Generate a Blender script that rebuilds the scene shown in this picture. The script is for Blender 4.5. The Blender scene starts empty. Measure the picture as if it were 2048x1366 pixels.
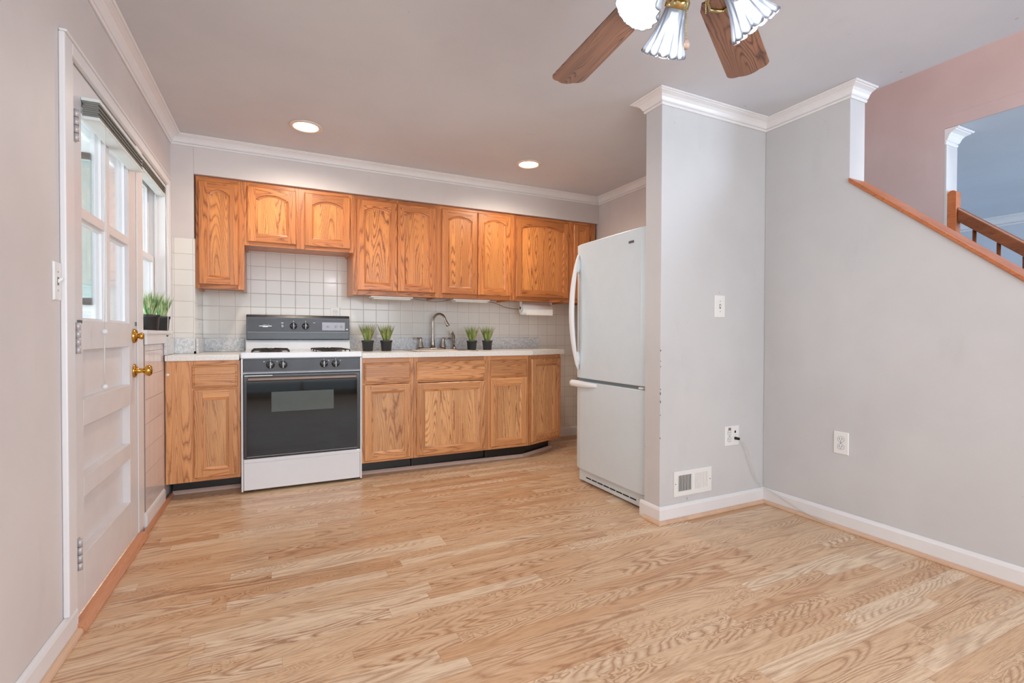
import bpy, bmesh, math, random
from mathutils import Matrix, Vector
from math import sin, cos, pi, radians

S = bpy.context.scene
C = S.collection

# ------------------------------------------------------------------ camera
F_PX, YAW, PITCH, ROLL, CAM_H = 980.508, -0.454608, -0.012415, 0.002461, 1.042456
cyaw, syaw = cos(YAW), sin(YAW)
Rv = Vector((cyaw, syaw, 0)); Fx = Vector((-syaw, cyaw, 0)); Zv = Vector((0, 0, 1))
Fv = Fx * cos(PITCH) + Zv * sin(PITCH)
Uv = -Fx * sin(PITCH) + Zv * cos(PITCH)
R2 = Rv * cos(ROLL) + Uv * sin(ROLL)
U2 = -Rv * sin(ROLL) + Uv * cos(ROLL)
cd = bpy.data.cameras.new('camera'); cam = bpy.data.objects.new('camera', cd); C.objects.link(cam)
M = Matrix((( R2.x, U2.x, -Fv.x, 0), (R2.y, U2.y, -Fv.y, 0), (R2.z, U2.z, -Fv.z, CAM_H), (0, 0, 0, 1)))
cam.matrix_world = M
cd.sensor_width = 36; cd.sensor_fit = 'HORIZONTAL'; cd.lens = F_PX / 2048 * 36; cd.clip_start = .02; cd.clip_end = 200
S.camera = cam

# ------------------------------------------------------------------ world + view
w = bpy.data.worlds.new('world'); S.world = w; w.use_nodes = True
nt = w.node_tree; nt.nodes.clear()
bg = nt.nodes.new('ShaderNodeBackground'); out = nt.nodes.new('ShaderNodeOutputWorld')
bg.inputs[0].default_value = (.80, .90, 1.0, 1); bg.inputs[1].default_value = 1.0
nt.links.new(bg.outputs[0], out.inputs[0])
S.view_settings.view_transform = 'Standard'; S.view_settings.look = 'None'
S.view_settings.gamma = 1; S.view_settings.use_curve_mapping = False
S.view_settings.exposure = 0.13
S.cycles.max_bounces = 10; S.cycles.diffuse_bounces = 6; S.cycles.glossy_bounces = 5
S.cycles.transmission_bounces = 8; S.cycles.transparent_max_bounces = 12
S.cycles.sample_clamp_indirect = 4.0; S.cycles.caustics_reflective = False; S.cycles.caustics_refractive = False

# ------------------------------------------------------------------ lights (daylight openings, lamps)
def area(name, loc, rot, sx, sy, power, col):
    l = bpy.data.lights.new(name, 'AREA'); l.shape = 'RECTANGLE'; l.size = sx; l.size_y = sy
    l.energy = power; l.color = col
    o = bpy.data.objects.new(name, l); o.location = loc; o.rotation_euler = rot; C.objects.link(o); return o
def point(name, loc, power, col, r=.03):
    l = bpy.data.lights.new(name, 'POINT'); l.energy = power; l.color = col; l.shadow_soft_size = r
    o = bpy.data.objects.new(name, l); o.location = loc; C.objects.link(o); return o
# daylight through the wide patio window behind the camera
area('patio_daylight', (.9, -1.72, 1.28), (radians(90), 0, 0), 2.7, 2.0, 68, (.86, .93, 1.0))
# open side of the porch: daylight reaching the door and window glass
area('porch_daylight', (-3.25, 3.2, 1.5), (0, radians(-90), 0), 2.2, 4.4, 190, (.86, .95, 1.0))
# unseen fill lamp added above the pink stair wall; then the living room window light
area('stair_void_fill', (3.38, .2, 4.6), (0, 0, 0), .7, 2.2, 46, (1.0, .95, .94))
area('living_room_daylight', (6.0, -2.6, 1.3), (radians(90), 0, 0), 2.2, 1.8, 150, (.66, .82, 1.0))

# ------------------------------------------------------------------ node helpers
def N(nt, t, **kw):
    n = nt.nodes.new(t)
    for k, v in kw.items(): setattr(n, k, v)
    return n
def setin(nt, sock, v):
    if isinstance(v, bpy.types.NodeSocket): nt.links.new(v, sock)
    elif v is not None: sock.default_value = v
def mth(nt, op, a, b=None, c=None):
    n = N(nt, 'ShaderNodeMath', operation=op)
    setin(nt, n.inputs[0], a)
    if b is not None: setin(nt, n.inputs[1], b)
    if c is not None: setin(nt, n.inputs[2], c)
    return n.outputs[0]
def vmul(nt, a, v):
    n = N(nt, 'ShaderNodeVectorMath', operation='MULTIPLY'); nt.links.new(a, n.inputs[0]); n.inputs[1].default_value = v; return n.outputs[0]
def vadd(nt, a, b):
    n = N(nt, 'ShaderNodeVectorMath', operation='ADD'); nt.links.new(a, n.inputs[0]); nt.links.new(b, n.inputs[1]); return n.outputs[0]
def noise(nt, v, scale=1., detail=2., rough=.5, dist=0.):
    n = N(nt, 'ShaderNodeTexNoise'); nt.links.new(v, n.inputs['Vector'])
    n.inputs['Scale'].default_value = scale; n.inputs['Detail'].default_value = detail
    n.inputs['Roughness'].default_value = rough; n.inputs['Distortion'].default_value = dist
    return n.outputs['Fac']
def mixc(nt, f, a, b):
    n = N(nt, 'ShaderNodeMix', data_type='RGBA')
    setin(nt, n.inputs[0], f); setin(nt, n.inputs[6], a); setin(nt, n.inputs[7], b)
    return n.outputs[2]
def ramp(nt, f, a, b):
    n = N(nt, 'ShaderNodeMapRange'); n.clamp = True; n.interpolation_type = 'SMOOTHSTEP'
    setin(nt, n.inputs[0], f); n.inputs[1].default_value = a; n.inputs[2].default_value = b
    return n.outputs[0]
def lin(c):
    return tuple(((x/255)/12.92 if x/255 <= .04045 else ((x/255+.055)/1.055)**2.4) for x in c) + (1,)
def base(name):
    m = bpy.data.materials.new(name); m.use_nodes = True; nt = m.node_tree
    return m, nt, nt.nodes['Principled BSDF']
def bump(nt, b, h, strength=.2, dist=.002):
    n = N(nt, 'ShaderNodeBump'); n.inputs['Strength'].default_value = strength; n.inputs['Distance'].default_value = dist
    nt.links.new(h, n.inputs['Height']); nt.links.new(n.outputs[0], b.inputs['Normal'])

def plain(name, col, rough=.5, metal=0, var=.03, scale=12, spec=.5, bumpy=0, coat=0):
    m, nt, b = base(name)
    tc = N(nt, 'ShaderNodeTexCoord').outputs['Object']
    n = noise(nt, tc, scale, 3, .6)
    c = lin(col); d = tuple(x*(1-var*2) for x in c[:3])+(1,)
    nt.links.new(mixc(nt, ramp(nt, n, .3, .7), c, d), b.inputs['Base Color'])
    b.inputs['Roughness'].default_value = rough; b.inputs['Metallic'].default_value = metal
    b.inputs['Specular IOR Level'].default_value = spec; b.inputs['Coat Weight'].default_value = coat
    if bumpy: bump(nt, b, noise(nt, tc, 90, 3, .6), bumpy, .003)
    return m

def paint(name, col, col2, rough=.55, smudge=.10, bumpy=.12):
    """wall paint with faint roller texture and hand smudges"""
    m, nt, b = base(name)
    tc = N(nt, 'ShaderNodeTexCoord').outputs['Object']
    n1 = noise(nt, tc, 1.3, 4, .6); n2 = noise(nt, vmul(nt, tc, (1, 1, .35)), 5, 5, .65)
    c = mixc(nt, ramp(nt, n1, .35, .7), lin(col), lin(col2))
    dk = tuple(x*.80 for x in lin(col)[:3]) + (1,)
    c2 = mixc(nt, mth(nt, 'MULTIPLY', ramp(nt, n2, .56, .80), smudge*4), c, dk)
    spots = ramp(nt, noise(nt, tc, 22, 1, .5), .80, .84)
    c3 = mixc(nt, mth(nt, 'MULTIPLY', spots, .35), c2, lin((110, 100, 95)))
    nt.links.new(c3, b.inputs['Base Color']); b.inputs['Roughness'].default_value = rough
    bump(nt, b, noise(nt, tc, 160, 2, .5), bumpy, .001)
    return m

def oak(name, axis, light, dark, rough=.38, seed=0., lines=.75, k=26., coat=.25, across=11., along=.7):
    """oak with contour-line cathedral grain running along one object axis"""
    m, nt, b = base(name)
    tc = N(nt, 'ShaderNodeTexCoord').outputs['Object']
    oi = N(nt, 'ShaderNodeObjectInfo').outputs['Random']
    cmb = N(nt, 'ShaderNodeCombineXYZ')
    sd = mth(nt, 'ADD', mth(nt, 'MULTIPLY', oi, 37.), seed)
    for i in range(3): nt.links.new(sd, cmb.inputs[i])
    sc = [across]*3; sc[axis] = along
    fs = [240.]*3; fs[axis] = 9.
    # serration of the grain lines
    zz = [70.]*3; zz[axis] = 22.
    v = vadd(nt, vmul(nt, tc, tuple(sc)), cmb.outputs[0])
    n0 = noise(nt, v, 1, 1.2, .45)
    z = noise(nt, vmul(nt, tc, tuple(zz)), 1, 2, .6)
    t = mth(nt, 'MULTIPLY', mth(nt, 'ADD', n0, mth(nt, 'MULTIPLY', z, .018)), k)
    sw = mth(nt, 'FRACT', t)
    band = mth(nt, 'POWER', mth(nt, 'ABSOLUTE', mth(nt, 'SUBTRACT', mth(nt, 'MULTIPLY', sw, 2.), 1.)), 2.6)
    fine = noise(nt, vmul(nt, tc, tuple(fs)), 1, 3, .65)
    tone = noise(nt, v, .6, 2, .5)
    lt = lin(light); dk = lin(dark)
    mid = tuple(lt[i]*.66+dk[i]*.34 for i in range(3))+(1,)
    c = mixc(nt, ramp(nt, tone, .35, .68), lt, mid)
    c = mixc(nt, mth(nt, 'MULTIPLY', ramp(nt, fine, .50, .75), .38), c, dk)
    mask = mth(nt, 'MULTIPLY', band, ramp(nt, noise(nt, v, 1.9, 2, .5), .25, .55))
    c = mixc(nt, mth(nt, 'MULTIPLY', mask, lines), c, dk)
    hs = N(nt, 'ShaderNodeHueSaturation'); nt.links.new(c, hs.inputs['Color'])
    nt.links.new(mth(nt, 'ADD', .90, mth(nt, 'MULTIPLY', oi, .20)), hs.inputs['Value'])
    nt.links.new(hs.outputs[0], b.inputs['Base Color'])
    b.inputs['Roughness'].default_value = rough; b.inputs['Coat Weight'].default_value = coat; b.inputs['Coat Roughness'].default_value = .25
    bump(nt, b, mth(nt, 'ADD', mth(nt, 'MULTIPLY', mask, -.6), mth(nt, 'MULTIPLY', fine, -.4)), .12, .002)
    return m

def floor_mat():
    m, nt, b = base('oak_strip_laminate')
    tc = N(nt, 'ShaderNodeTexCoord').outputs['Object']
    sp = N(nt, 'ShaderNodeSeparateXYZ'); nt.links.new(tc, sp.inputs[0])
    X, Y = sp.outputs[0], sp.outputs[1]
    W = .0645
    ry = mth(nt, 'DIVIDE', Y, W); row = mth(nt, 'FLOOR', ry); fy = mth(nt, 'FRACT', ry)
    wn = N(nt, 'ShaderNodeTexWhiteNoise', noise_dimensions='1D'); nt.links.new(row, wn.inputs['W'])
    L = mth(nt, 'ADD', .55, mth(nt, 'MULTIPLY', wn.outputs['Value'], .45))
    rx = mth(nt, 'ADD', mth(nt, 'DIVIDE', X, L), mth(nt, 'MULTIPLY', wn.outputs['Value'], 17.3))
    idx = mth(nt, 'FLOOR', rx); fx = mth(nt, 'MULTIPLY', mth(nt, 'FRACT', rx), L)
    cm = N(nt, 'ShaderNodeCombineXYZ'); nt.links.new(idx, cm.inputs[0]); nt.links.new(row, cm.inputs[1])
    wn2 = N(nt, 'ShaderNodeTexWhiteNoise', noise_dimensions='2D'); nt.links.new(cm.outputs[0], wn2.inputs['Vector'])
    cs = N(nt, 'ShaderNodeSeparateColor'); nt.links.new(wn2.outputs['Color'], cs.inputs[0])
    r1, r2, r3 = cs.outputs[0], cs.outputs[1], cs.outputs[2]
    off = N(nt, 'ShaderNodeCombineXYZ')
    nt.links.new(mth(nt, 'MULTIPLY', r1, 31.), off.inputs[0]); nt.links.new(mth(nt, 'MULTIPLY', r2, 57.), off.inputs[1]); nt.links.new(mth(nt, 'MULTIPLY', r3, 23.), off.inputs[2])
    v = vadd(nt, vmul(nt, tc, (1.25, 9.5, 1)), off.outputs[0])
    n0 = noise(nt, v, 1, 1.4, .45, .25)
    z = noise(nt, vmul(nt, tc, (40, 130, 1)), 1, 2, .6)
    dens = mth(nt, 'ADD', 10., mth(nt, 'MULTIPLY', r2, 16.))
    t_cath = mth(nt, 'MULTIPLY', mth(nt, 'ADD', n0, mth(nt, 'MULTIPLY', z, .022)), dens)
    # chevron figure: V-shaped bands that run across a strip
    wob = noise(nt, vadd(nt, vmul(nt, tc, (9, 22, 1)), off.outputs[0]), 1, 2, .5)
    vee = mth(nt, 'ABSOLUTE', mth(nt, 'SUBTRACT', mth(nt, 'ADD', fy, mth(nt, 'MULTIPLY', mth(nt, 'SUBTRACT', wob, .5), 1.9)), .5))
    t_chev = mth(nt, 'ADD', mth(nt, 'ADD', mth(nt, 'MULTIPLY', X, 20.), mth(nt, 'MULTIPLY', vee, 3.0)), mth(nt, 'MULTIPLY', mth(nt, 'ADD', wob, n0), 7.))
    ischev = mth(nt, 'GREATER_THAN', r3, .72)
    t = mth(nt, 'ADD', mth(nt, 'MULTIPLY', t_cath, mth(nt, 'SUBTRACT', 1., ischev)), mth(nt, 'MULTIPLY', t_chev, ischev))
    sw = mth(nt, 'FRACT', t)
    band = mth(nt, 'POWER', mth(nt, 'ABSOLUTE', mth(nt, 'SUBTRACT', mth(nt, 'MULTIPLY', sw, 2.), 1.)), 1.7)
    fine = noise(nt, vadd(nt, vmul(nt, tc, (11, 300, 1)), off.outputs[0]), 1, 3, .7)
    n1 = noise(nt, v, 1.5, 2, .5)
    pale, mid, dk, line = lin((236, 214, 184)), lin((224, 192, 156)), lin((211, 170, 131)), lin((152, 100, 64))
    c = mixc(nt, ramp(nt, r1, .0, .35), pale, mid)
    c = mixc(nt, ramp(nt, r1, .55, 1.0), c, dk)
    c = mixc(nt, mth(nt, 'MULTIPLY', ramp(nt, fine, .42, .72), .50), c, line)
    mask = mth(nt, 'MULTIPLY', band, ramp(nt, n1, .30, .55))
    st = mth(nt, 'ADD', .42, mth(nt, 'MULTIPLY', r2, .42))
    c = mixc(nt, mth(nt, 'MULTIPLY', mask, st), c, line)
    # joints between strips
    e = mth(nt, 'MINIMUM', mth(nt, 'MULTIPLY', fy, W), mth(nt, 'MULTIPLY', mth(nt, 'SUBTRACT', 1., fy), W))
    e2 = mth(nt, 'MINIMUM', fx, mth(nt, 'SUBTRACT', L, fx))
    j = mth(nt, 'SUBTRACT', 1., ramp(nt, mth(nt, 'MINIMUM', e, e2), .0003, .0013))
    c = mixc(nt, mth(nt, 'MULTIPLY', j, .30), c, lin((140, 92, 60)))
    nt.links.new(c, b.inputs['Base Color'])
    b.inputs['Roughness'].default_value = .27; b.inputs['Specular IOR Level'].default_value = .45
    nt.links.new(mth(nt, 'ADD', .22, mth(nt, 'MULTIPLY', noise(nt, tc, 3, 3, .6), .16)), b.inputs['Roughness'])
    bump(nt, b, mth(nt, 'ADD', mth(nt, 'MULTIPLY', fine, -.5), mth(nt, 'MULTIPLY', j, -1.)), .08, .001)
    return m

def tile_mat(name, ax, ou, oz, p=.1065, pu=None, col=(232, 230, 224), grout=(176, 172, 166)):
    m, nt, b = base(name)
    tc = N(nt, 'ShaderNodeTexCoord').outputs['Object']
    sp = N(nt, 'ShaderNodeSeparateXYZ'); nt.links.new(tc, sp.inputs[0])
    g = None; ids = []
    for s, o, p_ in ((sp.outputs[ax], ou, pu or p), (sp.outputs[2], oz, p)):
        q = mth(nt, 'DIVIDE', mth(nt, 'SUBTRACT', s, o), p_)
        ids.append(mth(nt, 'FLOOR', q))
        fr = mth(nt, 'FRACT', q)
        e = mth(nt, 'MULTIPLY', mth(nt, 'MINIMUM', fr, mth(nt, 'SUBTRACT', 1., fr)), p_)
        g = e if g is None else mth(nt, 'MINIMUM', g, e)
    cm = N(nt, 'ShaderNodeCombineXYZ'); nt.links.new(ids[0], cm.inputs[0]); nt.links.new(ids[1], cm.inputs[1])
    wn = N(nt, 'ShaderNodeTexWhiteNoise', noise_dimensions='2D'); nt.links.new(cm.outputs[0], wn.inputs['Vector'])
    c1 = lin(col); c2 = tuple(x*.94 for x in c1[:3])+(1,)
    c = mixc(nt, wn.outputs['Value'], c1, c2)
    gr = mth(nt, 'SUBTRACT', 1., ramp(nt, g, .0006, .0017))
    c = mixc(nt, gr, c, lin(grout))
    nt.links.new(c, b.inputs['Base Color'])
    nt.links.new(mth(nt, 'ADD', .12, mth(nt, 'MULTIPLY', gr, .6)), b.inputs['Roughness'])
    hgt = mth(nt, 'ADD', ramp(nt, g, .0006, .004), mth(nt, 'MULTIPLY', noise(nt, tc, 9, 1, .5), .6))
    bump(nt, b, hgt, .25, .002)
    return m

def granite(name, c1, c2, c3, s=90., rough=.3):
    m, nt, b = base(name)
    tc = N(nt, 'ShaderNodeTexCoord').outputs['Object']
    n = noise(nt, tc, s, 4, .75); n2 = noise(nt, tc, s*2.3, 2, .6)
    c = mixc(nt, ramp(nt, n, .42, .60), lin(c1), lin(c2))
    c = mixc(nt, mth(nt, 'MULTIPLY', ramp(nt, n2, .62, .70), .8), c, lin(c3))
    nt.links.new(c, b.inputs['Base Color']); b.inputs['Roughness'].default_value = rough
    return m

def emis(name, col, strength):
    m, nt, b = base(name)
    b.inputs['Base Color'].default_value = col; b.inputs['Emission Color'].default_value = col
    b.inputs['Emission Strength'].default_value = strength; return m

def glass_mat(name, tint=(1, 1, 1, 1), gloss=.10, rough=.0):
    """thin pane: mostly clear with a reflection"""
    m = bpy.data.materials.new(name); m.use_nodes = True; nt = m.node_tree; nt.nodes.clear()
    o = N(nt, 'ShaderNodeOutputMaterial'); t = N(nt, 'ShaderNodeBsdfTransparent'); g = N(nt, 'ShaderNodeBsdfGlossy')
    t.inputs[0].default_value = tint; g.inputs['Roughness'].default_value = rough
    fr = N(nt, 'ShaderNodeLayerWeight'); fr.inputs[0].default_value = gloss*2
    mx = N(nt, 'ShaderNodeMixShader'); nt.links.new(mth(nt, 'MULTIPLY', fr.outputs['Fresnel'], .55), mx.inputs[0])
    nt.links.new(t.outputs[0], mx.inputs[1]); nt.links.new(g.outputs[0], mx.inputs[2]); nt.links.new(mx.outputs[0], o.inputs[0])
    return m

def shade_glass():
    m = bpy.data.materials.new('frosted_fluted_glass'); m.use_nodes = True; nt = m.node_tree; nt.nodes.clear()
    o = N(nt, 'ShaderNodeOutputMaterial')
    tl = N(nt, 'ShaderNodeBsdfTranslucent'); tl.inputs[0].default_value = (.30, .32, .36, 1)
    df = N(nt, 'ShaderNodeBsdfDiffuse'); df.inputs[0].default_value = (.62, .65, .70, 1)
    tp = N(nt, 'ShaderNodeBsdfTransparent'); tp.inputs[0].default_value = (.95, .97, 1, 1)
    gl = N(nt, 'ShaderNodeBsdfGlossy'); gl.inputs['Roughness'].default_value = .08
    a = N(nt, 'ShaderNodeMixShader'); a.inputs[0].default_value = .35
    nt.links.new(tl.outputs[0], a.inputs[1]); nt.links.new(df.outputs[0], a.inputs[2])
    b_ = N(nt, 'ShaderNodeMixShader'); b_.inputs[0].default_value = .30
    nt.links.new(a.outputs[0], b_.inputs[1]); nt.links.new(tp.outputs[0], b_.inputs[2])
    c = N(nt, 'ShaderNodeMixShader'); fr = N(nt, 'ShaderNodeLayerWeight'); fr.inputs[0].default_value = .3
    nt.links.new(fr.outputs['Fresnel'], c.inputs[0]); nt.links.new(b_.outputs[0], c.inputs[1]); nt.links.new(gl.outputs[0], c.inputs[2])
    nt.links.new(c.outputs[0], o.inputs[0]); return m

# ------------------------------------------------------------------ materials
WALL = paint('wall_paint', (218, 211, 208), (209, 201, 198))
WALLR = paint('wall_paint_cool', (207, 206, 206), (200, 199, 199), smudge=.08)
PINK = paint('stair_wall_paint', (208, 190, 187), (200, 180, 176))
BLUEW = paint('living_room_paint', (206, 212, 220), (200, 206, 214), smudge=.03)
CEIL = paint('ceiling_paint', (212, 213, 217), (205, 206, 211), rough=.7, smudge=.05, bumpy=.2)
TRIMW = plain('white_trim_paint', (232, 230, 230), .32, var=.015, scale=6)
DOORW = plain('white_door_paint', (226, 222, 222), .36, var=.025, scale=7, bumpy=.05)
OAKV = oak('oak_vertical_grain', 2, (222, 141, 76), (118, 56, 20), lines=.85)
OAKH = oak('oak_horizontal_grain', 0, (217, 136, 72), (118, 56, 20), seed=5, lines=.85)
OAKP = oak('oak_panel_veneer', 2, (231, 153, 84), (126, 60, 22), lines=.95, k=40, across=7.5, along=.62)
LOAKV = oak('base_oak_vertical_grain', 2, (230, 170, 114), (138, 76, 36), seed=3)
LOAKH = oak('base_oak_horizontal_grain', 0, (228, 166, 110), (138, 76, 36), seed=8)
LOAKP = oak('base_oak_panel_veneer', 2, (240, 186, 130), (150, 86, 44), lines=.95, k=38, across=7.5, along=.62, seed=2)
BLADE = oak('fan_blade_oak', 0, (152, 106, 80), (58, 32, 22), rough=.3, lines=.9, k=30, across=13, along=1.5, coat=.3)
CAPOAK = oak('stair_cap_oak', 1, (204, 120, 66), (140, 70, 32), across=30, along=2)
RAILOAK = oak('handrail_oak', 1, (150, 84, 40), (84, 42, 18), across=30, along=2)
QROUND = oak('quarter_round_light_wood', 1, (226, 190, 160), (190, 146, 116), across=20, along=1.5, lines=.3)
QROUNDX = oak('quarter_round_light_wood_x', 0, (226, 190, 160), (190, 146, 116), across=20, along=1.5, lines=.3)
THRESH = oak('oak_threshold_wood', 1, (212, 150, 112), (170, 104, 70), across=20, along=1.5, lines=.4)
FLOOR = floor_mat()
COUNTER = granite('speckled_laminate', (244, 245, 242), (232, 231, 226), (206, 202, 192))
GRAN = granite('grey_granite_laminate', (226, 228, 230), (194, 198, 202), (146, 148, 152), s=60)
BLACKV = plain('black_vinyl', (20, 20, 21), .35, var=.2)
ENAMEL = plain('white_enamel', (232, 238, 244), .18, var=.005, coat=.4)
FRIDGEW = plain('white_textured_enamel', (212, 224, 230), .33, var=.01, bumpy=.18)
FRPLAST = plain('white_plastic', (232, 234, 235), .3, var=.005)
BLKENAM = plain('charcoal_enamel', (46, 47, 49), .28, var=.1, coat=.2)
BLKGLOSS = plain('black_gloss', (14, 15, 16), .08, var=.1, coat=1)
PANELG = plain('grey_control_panel', (70, 71, 75), .34, metal=.25, var=.08)
OVENGL = plain('dark_oven_glass', (10, 12, 12), .05, var=.05, coat=0, spec=.45)
OVENWN = plain('oven_window_glass', (84, 94, 92), .12, var=.04, coat=0)
BRONZE = plain('dark_bronze_metal', (120, 106, 98), .34, metal=.7)
CHROME = plain('satin_chrome', (205, 205, 205), .22, metal=1)
GREYLINE = plain('grey_trim_line', (150, 152, 156), .4)
NICKEL = plain('brushed_nickel', (176, 166, 156), .25, metal=1)
BRASS = plain('polished_brass', (214, 168, 84), .18, metal=1)
ABRASS = plain('antique_brass', (196, 176, 124), .2, metal=1)
BLKIRON = plain('cast_iron', (52, 46, 42), .6, var=.2)
POT = plain('black_plastic_pot', (44, 45, 48), .42, var=.06)
POTW = plain('dark_soil', (40, 30, 22), .95, var=.3)
PLAST = plain('white_wall_plate', (236, 235, 232), .3, var=.01)
DARKSLOT = plain('dark_slot', (24, 22, 20), .7)
PAPER = plain('paper_towel_paper', (240, 240, 238), .9, var=.01, bumpy=.3)
CARD = plain('cardboard_core', (170, 150, 125), .9)
CABLE = plain('white_cable', (214, 212, 206), .5)
CABLEG = plain('grey_cable', (130, 118, 96), .6)
BLINDG = plain('grey_shade_fabric', (126, 126, 120), .8, var=.1, scale=40)
BLINDB = plain('pale_shade_rail', (222, 230, 228), .4)
SIDING = plain('porch_siding', (226, 228, 228), .7, var=.03, scale=3)
CONC = plain('porch_concrete', (150, 148, 144), .9)
GLASS = glass_mat('window_glass')
GREENG = plain('porch_window_green', (160, 184, 180), .3)
SHADE = shade_glass()
BULB = emis('fan_bulb_glow', (.93, .96, 1, 1), 7)
CANL = emis('recessed_lens_glow', (1, .93, .84, 1), 7)
STEEL = plain('stainless_steel', (196, 192, 186), .42, metal=1)

def grass_mat():
    m, nt, b = base('artificial_grass')
    tc = N(nt, 'ShaderNodeTexCoord').outputs['Object']
    sp = N(nt, 'ShaderNodeSeparateXYZ'); nt.links.new(tc, sp.inputs[0])
    n = noise(nt, vmul(nt, tc, (60, 60, 6)), 1, 2, .6)
    c = mixc(nt, ramp(nt, n, .35, .65), lin((82, 118, 58)), lin((176, 178, 104)))
    c = mixc(nt, ramp(nt, sp.outputs[2], .16, .24), c, lin((150, 150, 96)))
    nt.links.new(c, b.inputs['Base Color']); b.inputs['Roughness'].default_value = .5; return m
GRASS = grass_mat()
def grass_mat2():
    m = GRASS.copy(); m.name = 'artificial_grass_green'; return m
GRASS2 = grass_mat2()
for n_ in GRASS2.node_tree.nodes:
    if n_.type == 'MIX' and n_.data_type == 'RGBA' and not n_.inputs[6].is_linked:
        n_.inputs[6].default_value = lin((70, 128, 66)); n_.inputs[7].default_value = lin((188, 206, 150))
for n_ in GRASS2.node_tree.nodes:
    if n_.type == 'MIX' and n_.inputs[6].is_linked: n_.inputs[7].default_value = lin((200, 205, 170))

# ------------------------------------------------------------------ geometry builder
class MB:
    def __init__(s): s.v = []; s.f = []; s.m = []; s.sm = []
    def face(s, idx, m=0, sm=False): s.f.append(tuple(idx)); s.m.append(m); s.sm.append(sm)
    def add(s, vs, fs, m=0, sm=False):
        b = len(s.v); s.v += [tuple(v) for v in vs]
        for f in fs: s.face([b+i for i in f], m, sm)
        return s
    def box(s, x0, x1, y0, y1, z0, z1, m=0):
        if x0 > x1: x0, x1 = x1, x0
        if y0 > y1: y0, y1 = y1, y0
        if z0 > z1: z0, z1 = z1, z0
        vs = [(x, y, z) for z in (z0, z1) for y in (y0, y1) for x in (x0, x1)]
        return s.add(vs, [(0,2,3,1),(4,5,7,6),(0,1,5,4),(2,6,7,3),(0,4,6,2),(1,3,7,5)], m)
    def prism(s, poly, fn, a, b, m=0, sm=False):
        """poly list of 2D pts, fn(p,t)->3D, swept from t=a to t=b"""
        n = len(poly); vs = [fn(p, a) for p in poly] + [fn(p, b) for p in poly]
        fs = [tuple(range(n)), tuple(reversed(range(n, 2*n)))]
        s.add(vs, fs, m, False)
        base_ = len(s.v) - 2*n
        for i in range(n):
            j = (i+1) % n; s.face((base_+i, base_+n+i, base_+n+j, base_+j), m, sm)
        return s
    def loft(s, rings, closed=True, caps=True, m=0, sm=True):
        n = len(rings[0]); b = len(s.v)
        for r in rings: s.v += [tuple(p) for p in r]
        for k in range(len(rings)-1):
            for i in range(n if closed else n-1):
                j = (i+1) % n
                s.face((b+k*n+i, b+k*n+j, b+(k+1)*n+j, b+(k+1)*n+i), m, sm)
        if caps and closed:
            s.face([b+i for i in reversed(range(n))], m); s.face([b+(len(rings)-1)*n+i for i in range(n)], m)
        return s
    def tube(s, path, r, seg=10, m=0, caps=True):
        P = [Vector(p) for p in path]; rs = r if isinstance(r, (list, tuple)) else [r]*len(P)
        rings = []; prev = None
        for i, p in enumerate(P):
            d = (P[min(i+1, len(P)-1)] - P[max(i-1, 0)]).normalized()
            if prev is None:
                a = Vector((0, 0, 1)) if abs(d.z) < .9 else Vector((1, 0, 0)); u = d.cross(a).normalized()
            else:
                u = (prev - d*prev.dot(d)).normalized()
            prev = u; v = d.cross(u)
            rings.append([p + (u*cos(2*pi*k/seg) + v*sin(2*pi*k/seg))*rs[i] for k in range(seg)])
        return s.loft(rings, True, caps, m, True)
    def lathe(s, prof, origin=(0, 0, 0), axis=(0, 0, 1), seg=24, m=0, caps=True, mod=None):
        ax = Vector(axis).normalized(); a = Vector((0, 0, 1)) if abs(ax.z) < .9 else Vector((1, 0, 0))
        u = ax.cross(a).normalized(); v = ax.cross(u); o = Vector(origin); rings = []
        for (r, h) in prof:
            ring = []
            for k in range(seg):
                t = 2*pi*k/seg; rr, hh = (r, h) if mod is None else mod(r, h, t)
                ring.append(o + ax*hh + (u*cos(t)+v*sin(t))*rr)
            rings.append(ring)
        return s.loft(rings, True, caps, m, True)
    def sphere(s, c, r, seg=14, m=0, sz=1):
        prof = [(max(1e-4, r*sin(pi*i/8)), -r*sz*cos(pi*i/8)) for i in range(9)]
        return s.lathe(prof, c, (0, 0, 1), seg, m)

# frames: world and the (slightly skewed) left wall: coordinates (off, u, z)
FW = Matrix.Identity(4)
AL = .0125
FL = Matrix.Translation((-.607, 3.97, 0)) @ Matrix.Rotation(-AL, 4, 'Z') @ Matrix.Translation((0, -3.97, 0))

def mesh_of(name, mb, mats, o=(0, 0, 0)):
    me = bpy.data.meshes.new(name)
    me.from_pydata([(x-o[0], y-o[1], z-o[2]) for x, y, z in mb.v], [], mb.f)
    for mm in (mats if isinstance(mats, (list, tuple)) else [mats]): me.materials.append(mm)
    for p, mi, sm in zip(me.polygons, mb.m, mb.sm): p.material_index = mi; p.use_smooth = sm
    bm = bmesh.new(); bm.from_mesh(me); bmesh.ops.recalc_face_normals(bm, faces=bm.faces); bm.to_mesh(me); bm.free()
    me.update(); return me
def bevel(o, w, seg=2):
    if w:
        md = o.modifiers.new('bevel', 'BEVEL'); md.width = w; md.segments = seg; md.limit_method = 'ANGLE'; md.angle_limit = radians(40)
        md.harden_normals = False
def thing(name, label, cat, org, group=None, frame=FW, rz=0, kind=None):
    o = bpy.data.objects.new(name, None); C.objects.link(o); o.empty_display_size = .05
    o.matrix_world = frame @ Matrix.Translation(org) @ Matrix.Rotation(rz, 4, 'Z')
    if kind: o['kind'] = kind
    else: o['label'] = label; o['category'] = cat
    if group: o['group'] = group
    ORG[o.name] = tuple(org); return o
ORG = {}
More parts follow.
